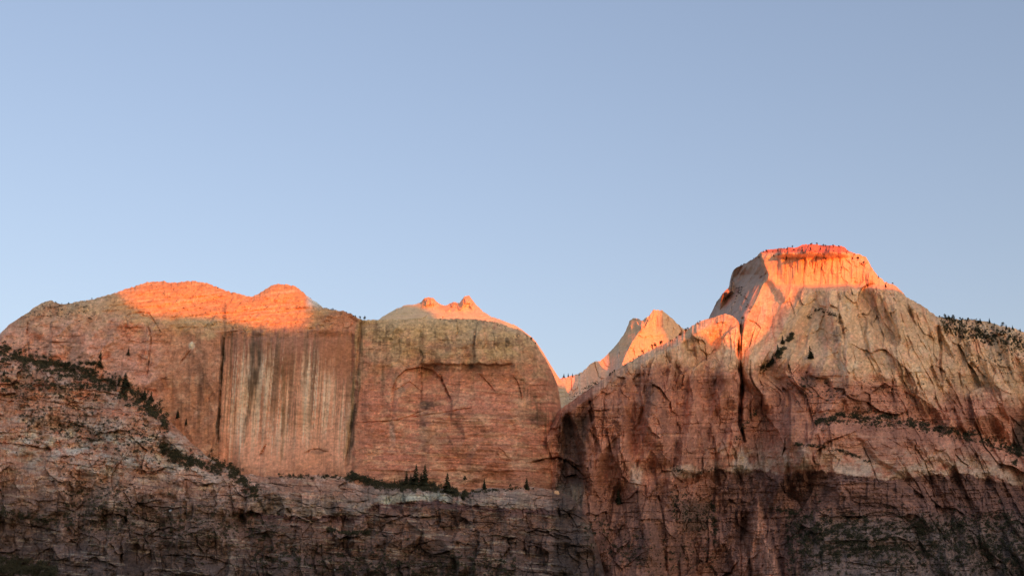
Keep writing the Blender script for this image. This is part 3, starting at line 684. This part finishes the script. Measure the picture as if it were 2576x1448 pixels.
def d_paint(P, Q, B):
    wq = 16 * rag(P / 30, Q / 30, 3, 129)
    tone = .8 * (blocks(P, Q - .07 * P, 28, 32, 115)[1] - .5) * (.35 + .65 * sm(1150, 1260, Q)) + .35 * (blocks(P, Q - .07 * P, 60, 50, 114)[1] - .5)
    n = rag(P / 100, Q / 60, 5, 121); n3 = rag((P + wq) / 24, (Q + wq) / 17, 4, 122)
    C = np.broadcast_to(rock(156, 106, 80), P.shape + (3,))
    C = mix(C, rock(172, 134, 110), sm(-.05, .45, n3 + .4 * n + .1) * .8)
    C = mix(C, rock(166, 94, 64), sm(.05, .5, rag((P + wq) / 42, Q / 30, 4, 123)) * (1 - sm(1130, 1220, Q)) * .75)
    C = mix(C, rock(104, 72, 56), sm(.1, .5, rag(P / 60, (Q - wq) / 22, 4, 130)) * .45)
    grey = box(Q - 0.08 * P, 1050, 1170, 34) * (1 - sm(480, 640, P)) * sm(-.1, .35, rag((P + wq) / 50, Q / 26, 4, 124))
    C = mix(C, rock(170, 150, 128), grey * .85)
    lip = LIP(P) + 12 * rag(P / 30, P * 0, 4, 109)
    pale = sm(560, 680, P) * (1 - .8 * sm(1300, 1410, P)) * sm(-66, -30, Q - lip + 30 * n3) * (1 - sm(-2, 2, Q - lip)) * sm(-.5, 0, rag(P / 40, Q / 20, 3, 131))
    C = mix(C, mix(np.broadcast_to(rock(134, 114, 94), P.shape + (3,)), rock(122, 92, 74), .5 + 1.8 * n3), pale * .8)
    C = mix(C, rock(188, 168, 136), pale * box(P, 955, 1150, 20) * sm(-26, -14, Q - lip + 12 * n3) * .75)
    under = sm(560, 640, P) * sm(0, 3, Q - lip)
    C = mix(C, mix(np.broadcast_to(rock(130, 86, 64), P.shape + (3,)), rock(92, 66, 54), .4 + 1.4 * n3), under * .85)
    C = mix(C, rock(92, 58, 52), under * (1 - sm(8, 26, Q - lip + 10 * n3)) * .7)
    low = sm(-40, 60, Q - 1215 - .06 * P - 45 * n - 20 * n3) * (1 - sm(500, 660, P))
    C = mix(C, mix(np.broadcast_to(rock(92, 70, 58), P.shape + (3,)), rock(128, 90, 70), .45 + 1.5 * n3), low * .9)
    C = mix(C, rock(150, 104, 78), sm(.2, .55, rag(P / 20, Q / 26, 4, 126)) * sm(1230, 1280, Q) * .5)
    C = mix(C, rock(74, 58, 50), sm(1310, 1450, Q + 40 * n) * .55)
    C = mix(C, rock(174, 106, 74), sm(.0, .35, rag((P + wq) / 60, (Q + wq) / 24, 4, 132)) * box(Q - .1 * P, 930, 1050, 25) * (1 - sm(480, 560, P)) * .7)
    C = mix(C, rock(176, 144, 112), sm(.2, .4, bedding(P, Q, 7, 133, -.09, 80)) * .45)
    C = mix(C, rock(78, 60, 50), sm(.2, .4, bedding(P, Q, 8, 134, -.09, 90)) * .5)
    C = mix(C, rock(76, 58, 50), sm(.12, .55, streaks(P, Q, 22, 125, 130)) * sm(1200, 1260, Q) * .55)
    wet = (1 - sm(22, 52, np.abs(P - LV([(1440, 1150), (1425, 1260), (1430, 1448)])(Q)) + 14 * rag(P / 9, Q / 60, 3, 90)))
    C = mix(C, rock(66, 52, 44), wet * .75)
    C = mix(C, DARK, sm(.26, .45, rag(P / 12, Q / 7, 3, 127)) * .4)
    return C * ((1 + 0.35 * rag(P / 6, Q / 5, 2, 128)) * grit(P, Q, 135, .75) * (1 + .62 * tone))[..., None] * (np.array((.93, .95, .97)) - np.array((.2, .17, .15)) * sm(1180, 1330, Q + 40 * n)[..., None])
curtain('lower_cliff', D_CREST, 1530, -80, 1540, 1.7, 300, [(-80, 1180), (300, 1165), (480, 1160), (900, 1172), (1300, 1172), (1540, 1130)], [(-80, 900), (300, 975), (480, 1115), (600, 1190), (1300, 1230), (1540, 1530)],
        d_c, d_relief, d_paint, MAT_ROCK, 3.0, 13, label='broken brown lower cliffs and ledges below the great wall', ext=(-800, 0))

# ------------------------------------------------------------------ looking up places on the cliffs
def stand(p, q):
    best = None
    for pc, Q, Y in SHEETS:
        if p < pc[0] or p > pc[-1]: continue
        j = min(int(np.searchsorted(pc, p)), len(pc) - 1)
        if q < Q[0, j] - 9 or q > Q[-1, j]: continue
        y = float(np.interp(q, Q[:, j], Y[:, j]))
        if best is None or y < best: best = y
    if best is None:                           # a little above every crest: take the nearest crest below
        cand = [(Q[0, min(int(np.searchsorted(pc, p)), len(pc) - 1)], Y[0, min(int(np.searchsorted(pc, p)), len(pc) - 1)]) for pc, Q, Y in SHEETS if pc[0] <= p <= pc[-1]]
        best = float(min(cand)[1])
    return best

# ------------------------------------------------------------------ the ridge across the canyon, behind the camera: it keeps the low sun off all but the summits
ca, sa = math.cos(SUN_AZ), math.sin(SUN_AZ)
def ridge_d(s): return np.interp(s, [-500, 300, 560, 700, 850, 4000], [2400, 2300, 2100, 1300, 800, 800])
EDGE = [(250, 712), (296, 734), (323, 758), (363, 784), (398, 796), (457, 790), (552, 799), (619, 814), (673, 826), (737, 826), (762, 816), (771, 797), (773, 768), (774, 742)]
EDGE_B = [(1045, 768), (1087, 782), (1167, 795), (1260, 806), (1300, 824), (1340, 856), (1385, 925), (1420, 972)]
EDGE_S = [(1735, 845), (1785, 858), (1802, 874), (1843, 893), (1855, 896)]
EDGE_T = [(1872, 876), (1902, 855), (1941, 823), (1980, 777), (1997, 757), (2001, 722), (2014, 720), (2060, 721), (2109, 718), (2150, 720), (2185, 721), (2210, 726), (2246, 728)]
prof = []
def shade_pt(p, q):
    y = stand(p, q)
    x, y, z = at(p, q, y)
    s = x * ca + y * sa
    along = x * sa - y * ca
    return s, z + (float(ridge_d(s)) - along) * math.tan(SUN_EL)
for grp in (EDGE, EDGE_B, EDGE_S, EDGE_T):
    for p, q in grp:
        s, h = shade_pt(p, q)
        if prof and s <= prof[-1][0] + 0.5:
            s = prof[-1][0] + 0.5
        prof.append((s, h))
k1 = len(EDGE)
s0, h0 = prof[k1 - 1]
hump = [(s0 + 1, h0 + 30), (s0 + 30, h0 + 45), ((s0 + prof[k1][0]) / 2, h0 + 40), (prof[k1][0] - 12, prof[k1][1] + 8)]
prof = [(-4000, 260), (-2600, 420), (-1500, 560), (-600, 660), (prof[0][0] - 160, prof[0][1] + 60), (prof[0][0] - 50, prof[0][1] + 22)] + prof[:k1] + hump + prof[k1:]
se, he = prof[-1]
far_s, far_h = shade_pt(1669, 815)
prof += [(max(se + 20, far_s - 14), he + 4), (max(se + 30, far_s - 8), far_h), (max(se + 40, far_s + 14), far_h + 40), (se + 300, far_h + 60), (se + 1200, he - 40), (se + 2400, he - 260), (se + 4000, 200)]
prof = np.array(prof)
ss = np.unique(np.concatenate((np.linspace(-4000, se + 4000, 500), np.linspace(100, se + 200, 900))))
crest_h = np.interp(ss, prof[:, 0], prof[:, 1]) + 1.2 * fbm(ss / 14, ss * 0, 4, 141)
offs = np.array([1500, 900, 600, 420, 300, 220, 160, 110, 75, 45, 24, 8, 0, -8, -24, -45, -75, -110, -150, -190, -230, -280, -340, -420, -520])
hh = np.where(offs >= 0, np.exp(-np.abs(offs) / 600.0), np.clip(1 - (np.abs(offs) / 540.0) ** 0.75, 0.0, 1))
hh[0] = -0.02; hh[-1] = -0.03
S2, O2 = np.meshgrid(ss, offs)
rel = 26 * ridged(S2 / 130, O2 / 260, 3, 142) + 8 * fbm(S2 / 30, O2 / 40, 4, 143)
RZ = crest_h[None, :] * hh[:, None] + np.minimum(rel, 20) * 0 - np.abs(rel) * sm(0, 90, np.abs(O2)) * (hh[:, None] > 0.02)
RA = ridge_d(S2) + O2
RX = S2 * ca + RA * sa
RY = S2 * sa - RA * ca
nr = fbm(S2 / 90, RZ / 40, 4, 144)
RC = mix(np.broadcast_to(rock(150, 100, 76), S2.shape + (3,)), rock(170, 146, 120), .5 + 1.2 * nr)
grid_mesh('canyon_ridge', RX[::-1], RY[::-1], RZ[::-1], RC[::-1], MAT_ROCK, label='high sandstone ridge across the canyon')

# ------------------------------------------------------------------ canyon floor
gx = np.concatenate((np.linspace(-9000, -1500, 12), np.linspace(-1400, 1800, 90), np.linspace(1900, 9000, 12)))
gy = np.concatenate((np.linspace(-9000, -1200, 12), np.linspace(-1100, 2200, 90), np.linspace(2400, 15000, 14)))
GX, GY = np.meshgrid(gx, gy)
GZ = 5 * fbm(GX / 160, GY / 160, 4, 151) * sm(15, 120, np.hypot(GX, GY)) - 0.0
GZ = GZ + 55 * sm(350, 980, GY) * (1 - sm(1250, 1500, GY)) * (1 - sm(900, 2500, np.abs(GX)))
GC = mix(np.broadcast_to(rock(120, 92, 66), GX.shape + (3,)), rock(96, 88, 60), .5 + fbm(GX / 60, GY / 60, 3, 152))
grid_mesh('ground', GX, GY, GZ, GC, MAT_ROCK)

# ------------------------------------------------------------------ trees, shrubs and boulders
rng = random.Random(7)
def tri_mesh(name, verts, faces, mat):
    me = bpy.data.meshes.new(name)
    me.from_pydata(verts, [], faces)
    me.materials.append(mat)
    return me
def trunk_mesh(seed, top=0.93, r=0.02):
    g = random.Random(seed); v = []; f = []
    rings = 5
    for k in range(rings):
        z = top * k / (rings - 1) - (0.04 if k == 0 else 0)
        rr = r * (1 - 0.85 * k / (rings - 1)) * (1.3 if k == 0 else 1)
        ox, oy = g.uniform(-.008, .008) * k, g.uniform(-.008, .008) * k
        for a in range(6):
            v.append((ox + rr * math.cos(a * 1.0472), oy + rr * math.sin(a * 1.0472), z))
    for k in range(rings - 1):
        for a in range(6):
            b = (a + 1) % 6
            f.append((k * 6 + a, k * 6 + b, k * 6 + 6 + b, k * 6 + 6 + a))
    return tri_mesh('trunk', v, f, MAT_BARK)
def spire_mesh(seed, spread=0.17, bare=0.1):
    g = random.Random(seed); v = []; f = []
    n = 26
    for k in range(n):
        z = bare + (0.98 - bare) * (k + g.uniform(-.4, .4)) / n
        rad = spread * (1 - z) ** 0.8 * g.uniform(.7, 1.15) + 0.012
        m = max(4, int(13 * (1 - z * .6)))
        for j in range(m):
            if g.random() < .12: continue
            a = g.uniform(0, 6.283); r = rad * g.uniform(.55, 1.15)
            w = r * g.uniform(.28, .5) + .006
            dz = -r * g.uniform(.15, .55)
            ca_, sa_ = math.cos(a), math.sin(a)
            i = len(v)
            v += [(0.02 * ca_, 0.02 * sa_, z + .02), (r * .62 * ca_ - w * sa_, r * .62 * sa_ + w * ca_, z + dz * .55), (r * ca_, r * sa_, z + dz), (r * .62 * ca_ + w * sa_, r * .62 * sa_ - w * ca_, z + dz * .55 - .012)]
            f += [(i, i + 1, i + 2), (i, i + 2, i + 3)]
    return tri_mesh('crown', v, f, MAT_PINE)
def leaf_blob(v, f, c, rx, rz, n, g, size):
    for _ in range(n):
        while True:
            x, y, z = g.uniform(-1, 1), g.uniform(-1, 1), g.uniform(-1, 1)
            if .25 < x * x + y * y + z * z < 1: break
        p = (c[0] + x * rx, c[1] + y * rx, c[2] + z * rz)
        i = len(v)
        for _k in range(3):
            v.append(tuple(p[q] + g.uniform(-size, size) for q in range(3)))
        f.append((i, i + 1, i + 2))
def round_mesh(seed):
    g = random.Random(seed); v = []; f = []
    for k in range(9):
        z = g.uniform(.35, .85); r = .3 * (1.15 - z)
        a = g.uniform(0, 6.283)
        leaf_blob(v, f, (r * math.cos(a), r * math.sin(a), z), g.uniform(.12, .2), g.uniform(.08, .14), 38, g, .075)
    return tri_mesh('crown', v, f, MAT_PINE)
def shrub_mesh(seed):
    g = random.Random(seed); v = []; f = []
    for k in range(6):
        leaf_blob(v, f, (g.uniform(-.32, .32), g.uniform(-.32, .32), g.uniform(.22, .5)), g.uniform(.16, .28), g.uniform(.14, .24), 24, g, .13)
    return tri_mesh('shrub', v, f, MAT_SCRUB)
SPIRES = [spire_mesh(k, sp) for k, sp in ((1, .3), (2, .26), (3, .33), (4, .28))]
ROUNDS = [round_mesh(k) for k in (11, 12, 13)]
TRUNKS = [trunk_mesh(k) for k in (21, 22)]
SHRUBS = [shrub_mesh(k) for k in range(31, 37)]

def place(p, q):
    top = min(Q[0, min(int(np.searchsorted(pc, p)), len(pc) - 1)] for pc, Q, Y in SHEETS if pc[0] <= p <= pc[-1])
    q = max(q, top + 1.0)                        # never above the broken skyline
    y = stand(p, q)
    x, y, z = at(p, q, y)
    return x, y, z, y / FOC                      # metres that one sheet unit spans there
def tree(p, q, h, label, group=None, kind='spire', parts=True):
    x, y, z, m = place(p, q)
    H = h * m * 1.2
    o = bpy.data.objects.new('pine_tree' if kind != 'round' else 'pinyon_tree', None)
    COL.objects.link(o)
    o.empty_display_size = 1
    o.location = (x, y - 0.6, z - 0.3)
    wd = rng.uniform(.75, 1.05)
    o.scale = (H * wd, H * wd, H); o.rotation_euler = (rng.uniform(-.04, .04), rng.uniform(-.04, .04), rng.uniform(0, 6.28))
    for nm, me in (('trunk', rng.choice(TRUNKS)), ('crown', rng.choice(ROUNDS if kind == 'round' else SPIRES))):
        c = bpy.data.objects.new(nm, me); COL.objects.link(c); c.parent = o
    o['label'] = label; o['category'] = 'tree'
    if group: o['group'] = group
    return o

NAMED = [
    (1022, 1220, 33, 'leftmost tall dark conifer of the clump on the long green ledge', 'spire'),
    (1033, 1221, 27, 'shorter dark conifer inside the clump on the long green ledge', 'spire'),
    (1044, 1223, 50, 'slim tall conifer in the middle of the clump on the long green ledge', 'spire'),
    (1058, 1222, 30, 'short conifer between the two tallest trees of the ledge clump', 'spire'),
    (1068, 1224, 50, 'broad tall conifer at the right end of the ledge clump', 'spire'),
    (1124, 1240, 46, 'lone tall conifer right of the clump on the long green ledge', 'spire'),
    (1218, 1231, 26, 'thin conifer between the lone ledge conifer and the black arch', 'spire'),
    (1165, 1257, 22, 'conifer growing below the right end of the long green ledge', 'spire'),
    (1191, 1216, 13, 'small pinyon on the pale mound right of the lone ledge conifer', 'round'),
    (1170, 1212, 15, 'small leaning pinyon left of the pale mound above the ledge', 'round'),
    (1324, 1230, 26, 'dense dark conifer on the ledge left of the black arch', 'spire'),
    (1284, 1227, 10, 'small round pinyon left of the dense conifer near the black arch', 'round'),
    (1556, 1268, 34, 'dark conifer tucked against the spur right of the black stain', 'spire'),
    (992, 1220, 16, 'small conifer left of the tall clump on the long green ledge', 'spire'),
    (822, 1202, 11, 'small round pinyon at the foot of the streaked wall', 'round'),
    (249, 922, 38, 'tall dark conifer at the right end of the upper left ledge', 'spire'),
    (162, 930, 20, 'mid sized conifer in the middle of the upper left ledge', 'spire'),
    (315, 974, 35, 'tallest conifer on the slanting green band at left', 'spire'),
    (299, 970, 19, 'shorter conifer beside the tallest one on the slanting green band', 'spire'),
    (363, 1004, 28, 'left of two conifers near the lower end of the slanting green band', 'spire'),
    (380, 1010, 25, 'right of two conifers near the lower end of the slanting green band', 'spire'),
    (323, 893, 20, 'lone conifer on the left wall above the slanting green band', 'spire'),
    (447, 1050, 20, 'slim conifer at the foot of the wall below the slanting band', 'spire'),
    (468, 1068, 16, 'small conifer lowest at the foot of the left wall', 'spire'),
    (10, 944, 15, 'conifer at the left edge of the picture on the talus', 'spire'),
    (50, 899, 15, 'small conifer at the left end of the upper left ledge', 'round'),
    (917, 804, 11, 'umbrella topped pinyon on the rim above the dark seam', 'round'),
    (905, 801, 8, 'small pinyon left of the umbrella topped one on the rim', 'round'),
    (894, 798, 6, 'tiny pinyon leftmost of three on the rim above the dark seam', 'round'),
    (1336, 858, 10, 'dark pinyon on the right edge of the great wall', 'round'),
    (1347, 868, 7, 'smaller pinyon just below the dark one on the wall edge', 'round'),
    (1418, 948, 10, 'leftmost small pine on the skyline of the notch', 'spire'),
    (1429, 947, 9, 'second small pine from the left on the notch skyline', 'spire'),
    (1440, 948, 10, 'third small pine from the left on the notch skyline', 'spire'),
    (1456, 943, 7, 'rightmost small pine on the notch skyline', 'spire'),
    (1497, 970, 9, 'dark pinyon on the spur crest near the notch', 'round'),
    (1615, 891, 11, 'lone small pine on the spur crest before the lit far peak', 'round'),
    (1640, 878, 12, 'left pine of the group on the spur crest before the far peak', 'round'),
    (1648, 876, 14, 'middle pine of the group on the spur crest before the far peak', 'round'),
    (1663, 871, 14, 'right pine of the group on the spur crest before the far peak', 'round'),
    (1712, 848, 13, 'pine on the spur crest at the foot of the far peak', 'round'),
    (1724, 838, 11, 'pine on the spur crest right of the far peak', 'round'),
    (1755, 815, 8, 'small pine on the spur crest left of the sunlit block', 'spire'),
    (1968, 866, 22, 'upper conifer in the green gully below the lit temple face', 'spire'),
    (1956, 894, 27, 'lower tall conifer in the green gully below the lit temple face', 'spire'),
    (1941, 905, 20, 'left conifer at the bottom of the green gully below the temple', 'spire'),
    (2039, 902, 31, 'lone tall conifer right of the green gully on the temple', 'spire'),
    (2227, 722, 10, 'dark pine at the right end of the sunlit summit cliff', 'spire'),
    (2209, 699, 7, 'tiny pine on the right slope of the summit cliff', 'spire'),
]
for p, q, h, lab, kd in NAMED:
    tree(p, q, h, lab, None, kd)

def crest_q(pts, p): return L(pts)(p)
def thirds(p, a, b): return ('left third', 'middle third', 'right third')[min(2, max(0, int(3 * (p - a) / (b - a))))]
for k in range(46):
    p = rng.uniform(1905, 2175)
    q = crest_q(T_CREST, p) + rng.uniform(1, 20)
    w3 = thirds(p, 1905, 2175)
    tree(p, q, rng.uniform(4, 8), 'tiny pine on the red temple cap, ' + w3, 'pines on the temple cap, ' + w3, 'round' if rng.random() < .6 else 'spire')
for k in range(70):
    p = rng.uniform(2362, 2585)
    lowq = L([(2362, 815), (2400, 845), (2480, 868), (2585, 890)])(p)
    q = crest_q(T_CREST, p) + (lowq - crest_q(T_CREST, p)) * rng.random() ** 1.3 + 1
    tree(p, q, rng.uniform(6, 13), 'small pine in the dark stand on the right shoulder, ' + thirds(p, 2362, 2585), 'pines on the right shoulder, ' + thirds(p, 2362, 2585), 'spire' if rng.random() < .7 else 'round')
for k in range(26):
    p = rng.uniform(1530, 1785)
    tree(p, crest_q(S_CREST, p) + rng.uniform(0, 5), rng.uniform(4, 7), 'tiny pine in the row along the spur crest, ' + thirds(p, 1530, 1785), 'pines along the spur crest, ' + thirds(p, 1530, 1785), 'round')
for k in range(22):
    p = rng.choice((rng.uniform(2205, 2330), rng.uniform(150, 290), rng.uniform(820, 900), rng.uniform(1860, 1900)))
    q = crest_q(T_CREST if p > 1500 else A_CREST, p) + rng.uniform(0, 4)
    lab = ('tiny pine on the right slope beyond the temple summit', 'pines on the temple slope') if p > 2000 else ('tiny pine on the left skirt of the temple summit', 'pines on the left temple skirt') if p > 1500 else \
          ('tiny pinyon on the skyline left of the sunlit dome', 'pinyons on the left skyline') if p < 400 else ('tiny pinyon on the rim right of the sunlit domes', 'pinyons on the rim')
    tree(p, q, rng.uniform(3, 5.5), lab[0], lab[1], 'round')

# bands of scrub: centre line, half thickness, count, size range in metres, words
BANDS = [
    ([(0, 888), (60, 905), (150, 928), (230, 945), (300, 975), (370, 1020), (420, 1068)], 23, 760, (1.6, 4.4), 'the slanting green band at left'),
    ([(70, 908), (150, 917), (245, 916)], 4, 120, (1.5, 3.2), 'the upper left ledge'),
    ([(0, 960), (120, 975), (260, 985)], 30, 220, (1.4, 3.4), 'the left talus'),
    ([(400, 1120), (440, 1150), (480, 1160), (520, 1170), (560, 1178)], 16, 220, (2.0, 4.4), 'the dark alcove left of the streaked wall'),
    ([(560, 1178), (600, 1200), (650, 1240)], 18, 170, (1.6, 3.8), 'the slope below the streaked wall'),
    ([(868, 1197), (900, 1206), (960, 1222), (1040, 1224), (1100, 1227), (1150, 1241), (1185, 1248)], 9, 380, (1.8, 4.4), 'the long green ledge'),
    ([(690, 1196), (780, 1200), (870, 1199)], 5, 60, (1.2, 2.8), 'the foot of the streaked wall'),
    ([(1185, 1236), (1250, 1232), (1340, 1226)], 3, 60, (1.2, 2.6), 'the ledge left of the black arch'),
    ([(820, 1332), (880, 1342), (950, 1338)], 5, 110, (1.4, 3.0), 'the small ledge in the lower middle wall'),
    ([(0, 1425), (60, 1430), (140, 1446)], 22, 420, (2.0, 4.2), 'the bottom left corner'),
    ([(0, 1290), (80, 1305), (180, 1315)], 12, 110, (1.4, 3.0), 'the lower left ledges'),
    ([(150, 1250), (400, 1320), (700, 1330)], 65, 460, (1.2, 3.4), 'the lower left cliffs'),
    ([(40, 1040), (200, 1080), (400, 1120)], 55, 380, (1.2, 3.2), 'the left buttress'),
    ([(640, 1400), (900, 1420), (1300, 1430)], 34, 420, (1.4, 3.6), 'the bottom of the lower middle wall'),
    ([(2050, 1062), (2110, 1050), (2180, 1046), (2260, 1056), (2340, 1075), (2420, 1092), (2500, 1116), (2585, 1145)], 13, 620, (1.6, 4.0), 'the long bench under the temple'),
    ([(2130, 1062), (2250, 1066)], 12, 90, (1.2, 2.6), 'the left end of the bench under the temple'),
    ([(1998, 1117), (2060, 1122), (2130, 1140), (2190, 1162)], 4, 120, (1.2, 2.8), 'the thin ledge under the temple bench'),
    ([(2368, 812), (2430, 830), (2500, 850), (2585, 872)], 24, 480, (1.4, 3.4), 'the right shoulder'),
    ([(1992, 845), (1972, 878), (1945, 908), (1915, 928)], 7, 150, (2.0, 4.4), 'the green gully below the lit temple face'),
    ([(2030, 800), (2060, 778), (2110, 800)], 5, 50, (1.2, 2.6), 'the crack lines under the summit cliff'),
    ([(1885, 780), (1860, 720), (1850, 750)], 12, 30, (1.2, 2.4), 'the grey left face of the temple'),
    ([(1690, 1270), (1740, 1300), (1790, 1290), (1800, 1340)], 40, 260, (1.2, 3.0), 'the dark hollow beside the lower spur'),
    ([(1980, 1360), (2200, 1380), (2400, 1370), (2585, 1390)], 66, 1300, (1.4, 4.4), 'the dark talus at lower right'),
    ([(2000, 1325), (2200, 1330), (2585, 1310)], 24, 420, (1.4, 3.8), 'the top of the right talus'),
    ([(1930, 1270), (1990, 1290), (2070, 1310)], 8, 70, (1.4, 3.0), 'the lower ledge right of the tower'),
    ([(1850, 1110), (1870, 1070), (1900, 1040)], 9, 60, (1.2, 2.8), 'the cleft between spur and temple'),
    ([(2545, 1170), (2575, 1120), (2590, 1080)], 12, 90, (1.6, 3.2), 'the shadowed corner at the right edge'),
    ([(1290, 840), (1340, 870), (1250, 815), (1100, 803)], 5, 24, (0.9, 1.8), 'the rim of the great wall'),
    ([(1430, 1000), (1460, 985), (1500, 960)], 7, 60, (0.9, 1.8), 'the notch'),
    ([(60, 800), (150, 780), (250, 800)], 24, 60, (0.9, 2.0), 'the upper left shoulder'),
    ([(1690, 1180), (1750, 1195), (1800, 1180)], 6, 40, (1.2, 2.6), 'the pale bed beside the cleft'),
    ([(2150, 970), (2250, 1000), (2330, 990)], 50, 80, (0.9, 2.0), 'the red face above the bench'),
    ([(2380, 900), (2480, 910), (2580, 920)], 22, 90, (0.9, 2.2), 'the pale slope under the right shoulder'),
    ([(1470, 1330), (1560, 1380), (1700, 1400), (1800, 1400)], 50, 200, (1.4, 3.4), 'the dark foot of the spur'),
    ([(380, 720), (480, 760), (600, 770), (760, 780)], 25, 40, (0.8, 1.8), 'the sunlit domes'),
    ([(1980, 960), (2080, 980), (2120, 1010)], 30, 70, (1.2, 3.0), 'the red slope right of the cleft'),
]
pts = []
for line, th, n, (a, b), words in BANDS:
    ln = np.array(line, float)
    seg = np.hypot(*(ln[1:] - ln[:-1]).T); cum = np.concatenate(([0], np.cumsum(seg)))
    got = 0; tries = 0
    n = int(n * 1.7)
    while got < n and tries < n * 6:
        tries += 1
        t = rng.uniform(0, cum[-1])
        p = np.interp(t, cum, ln[:, 0]); q = np.interp(t, cum, ln[:, 1]) + rng.gauss(0, th * .6)
        p += rng.uniform(-4, 4)
        if float(fbm(np.array([p / 24.0]), np.array([q / 14.0]), 3, 161)[0]) < rng.uniform(-.28, .22): continue
        if not (-20 < p < 2600) or q > 1470: continue
        pts.append((rng.uniform(a, b), p, q, words, t / cum[-1])); got += 1
pts.sort(reverse=True)
seen = {}; single = []; rest = []
for e in pts:
    seen[e[3]] = seen.get(e[3], 0) + 1
    (single if seen[e[3]] <= 9 and len(single) < 300 else rest).append(e)
for r, p, q, words, t in single:
    x, y, z, m = place(p, q)
    o = bpy.data.objects.new('shrub', rng.choice(SHRUBS)); COL.objects.link(o)
    o.location = (x, y - r * .3, z - r * .3)
    o.scale = (r * 1.25, r * 1.25, r * rng.uniform(.9, 1.5)); o.rotation_euler = (0, 0, rng.uniform(0, 6.28))
    part = ' towards the left' if p < min(e[1] for e in single if e[3] == words) + .33 * (max(e[1] for e in single if e[3] == words) - min(e[1] for e in single if e[3] == words)) else \
           ' towards the right' if p > min(e[1] for e in single if e[3] == words) + .67 * (max(e[1] for e in single if e[3] == words) - min(e[1] for e in single if e[3] == words)) else ' about midway'
    o['label'] = 'big dark bush on ' + words + part; o['category'] = 'shrub'; o['group'] = 'bushes on ' + words + part
bases = []
for me in SHRUBS[:3]:
    g = np.zeros(len(me.vertices) * 3); me.vertices.foreach_get('co', g)
    g = g.reshape(-1, 3, 3)
    bases.append(g[::3])
vs = []
for r, p, q, words, t in rest:
    x, y, z, m = place(p, q)
    g = bases[rng.randrange(3)]; a = rng.uniform(0, 6.28); c_, s_ = math.cos(a), math.sin(a)
    k = g.reshape(-1, 3)
    w = np.stack((k[:, 0] * c_ - k[:, 1] * s_, k[:, 0] * s_ + k[:, 1] * c_, k[:, 2] * rng.uniform(.9, 1.5)), 1) * r * 1.25
    vs.append(w + np.array((x, y - r * .3, z - r * .3)))
vs = np.concatenate(vs)
me = bpy.data.meshes.new('scrub')
nt_ = len(vs) // 3
me.vertices.add(len(vs)); me.vertices.foreach_set('co', vs.astype(np.float32).ravel())
me.loops.add(len(vs)); me.loops.foreach_set('vertex_index', np.arange(len(vs), dtype=np.int32))
me.polygons.add(nt_); me.polygons.foreach_set('loop_start', np.arange(0, nt_ * 3, 3, dtype=np.int32)); me.polygons.foreach_set('loop_total', np.full(nt_, 3, dtype=np.int32))
me.update(calc_edges=True); me.materials.append(MAT_SCRUB)
o = bpy.data.objects.new('scrub', me); COL.objects.link(o)
o['kind'] = 'stuff'; o['label'] = 'dark scrub scattered over the ledges and talus of the cliffs'; o['category'] = 'scrub'

# boulders
def boulder(p, q, w, h, col, label, group=None):
    x, y, z, m = place(p, q)
    bm_v = []; bm_f = []
    nu, nv = 12, 8
    sd = int(p)
    for j in range(nv + 1):
        for i in range(nu):
            th = math.pi * j / nv; ph = 2 * math.pi * i / nu
            d = 1 + .28 * float(n2(np.array([math.cos(ph) * 1.6 + sd]), np.array([math.sin(ph) * 1.6 + th * 1.4]), sd)[0])
            bm_v.append((d * math.sin(th) * math.cos(ph), d * math.sin(th) * math.sin(ph), d * math.cos(th)))
    for j in range(nv):
        for i in range(nu):
            k = (i + 1) % nu
            bm_f.append((j * nu + i, (j + 1) * nu + i, (j + 1) * nu + k, j * nu + k))
    me = tri_mesh('boulder', bm_v, bm_f, MAT_ROCK)
    a = me.color_attributes.new('stone', 'FLOAT_COLOR', 'POINT')
    a.data.foreach_set('color', np.tile(np.array((*col, 1.0), np.float32), len(bm_v)))
    o = bpy.data.objects.new('boulder', me); COL.objects.link(o)
    o.location = (x, y - w * m * .2, z); o.scale = (w * m * .5, w * m * .5, h * m * .5)
    o['label'] = label; o['category'] = 'boulder'
    if group: o['group'] = group
boulder(482, 868, 11, 16, rock(194, 170, 140), 'pale upright boulder on the wall left of the dark seam')
boulder(430, 1284, 9, 6, rock(232, 216, 204), 'small white boulder on the lower left cliffs')
boulder(842, 1432, 5, 8, rock(232, 216, 204), 'tiny white upright boulder at the bottom of the middle wall')
boulder(1400, 1240, 14, 14, rock(190, 140, 100), 'orange boulder on the pale bed beside the black stain')
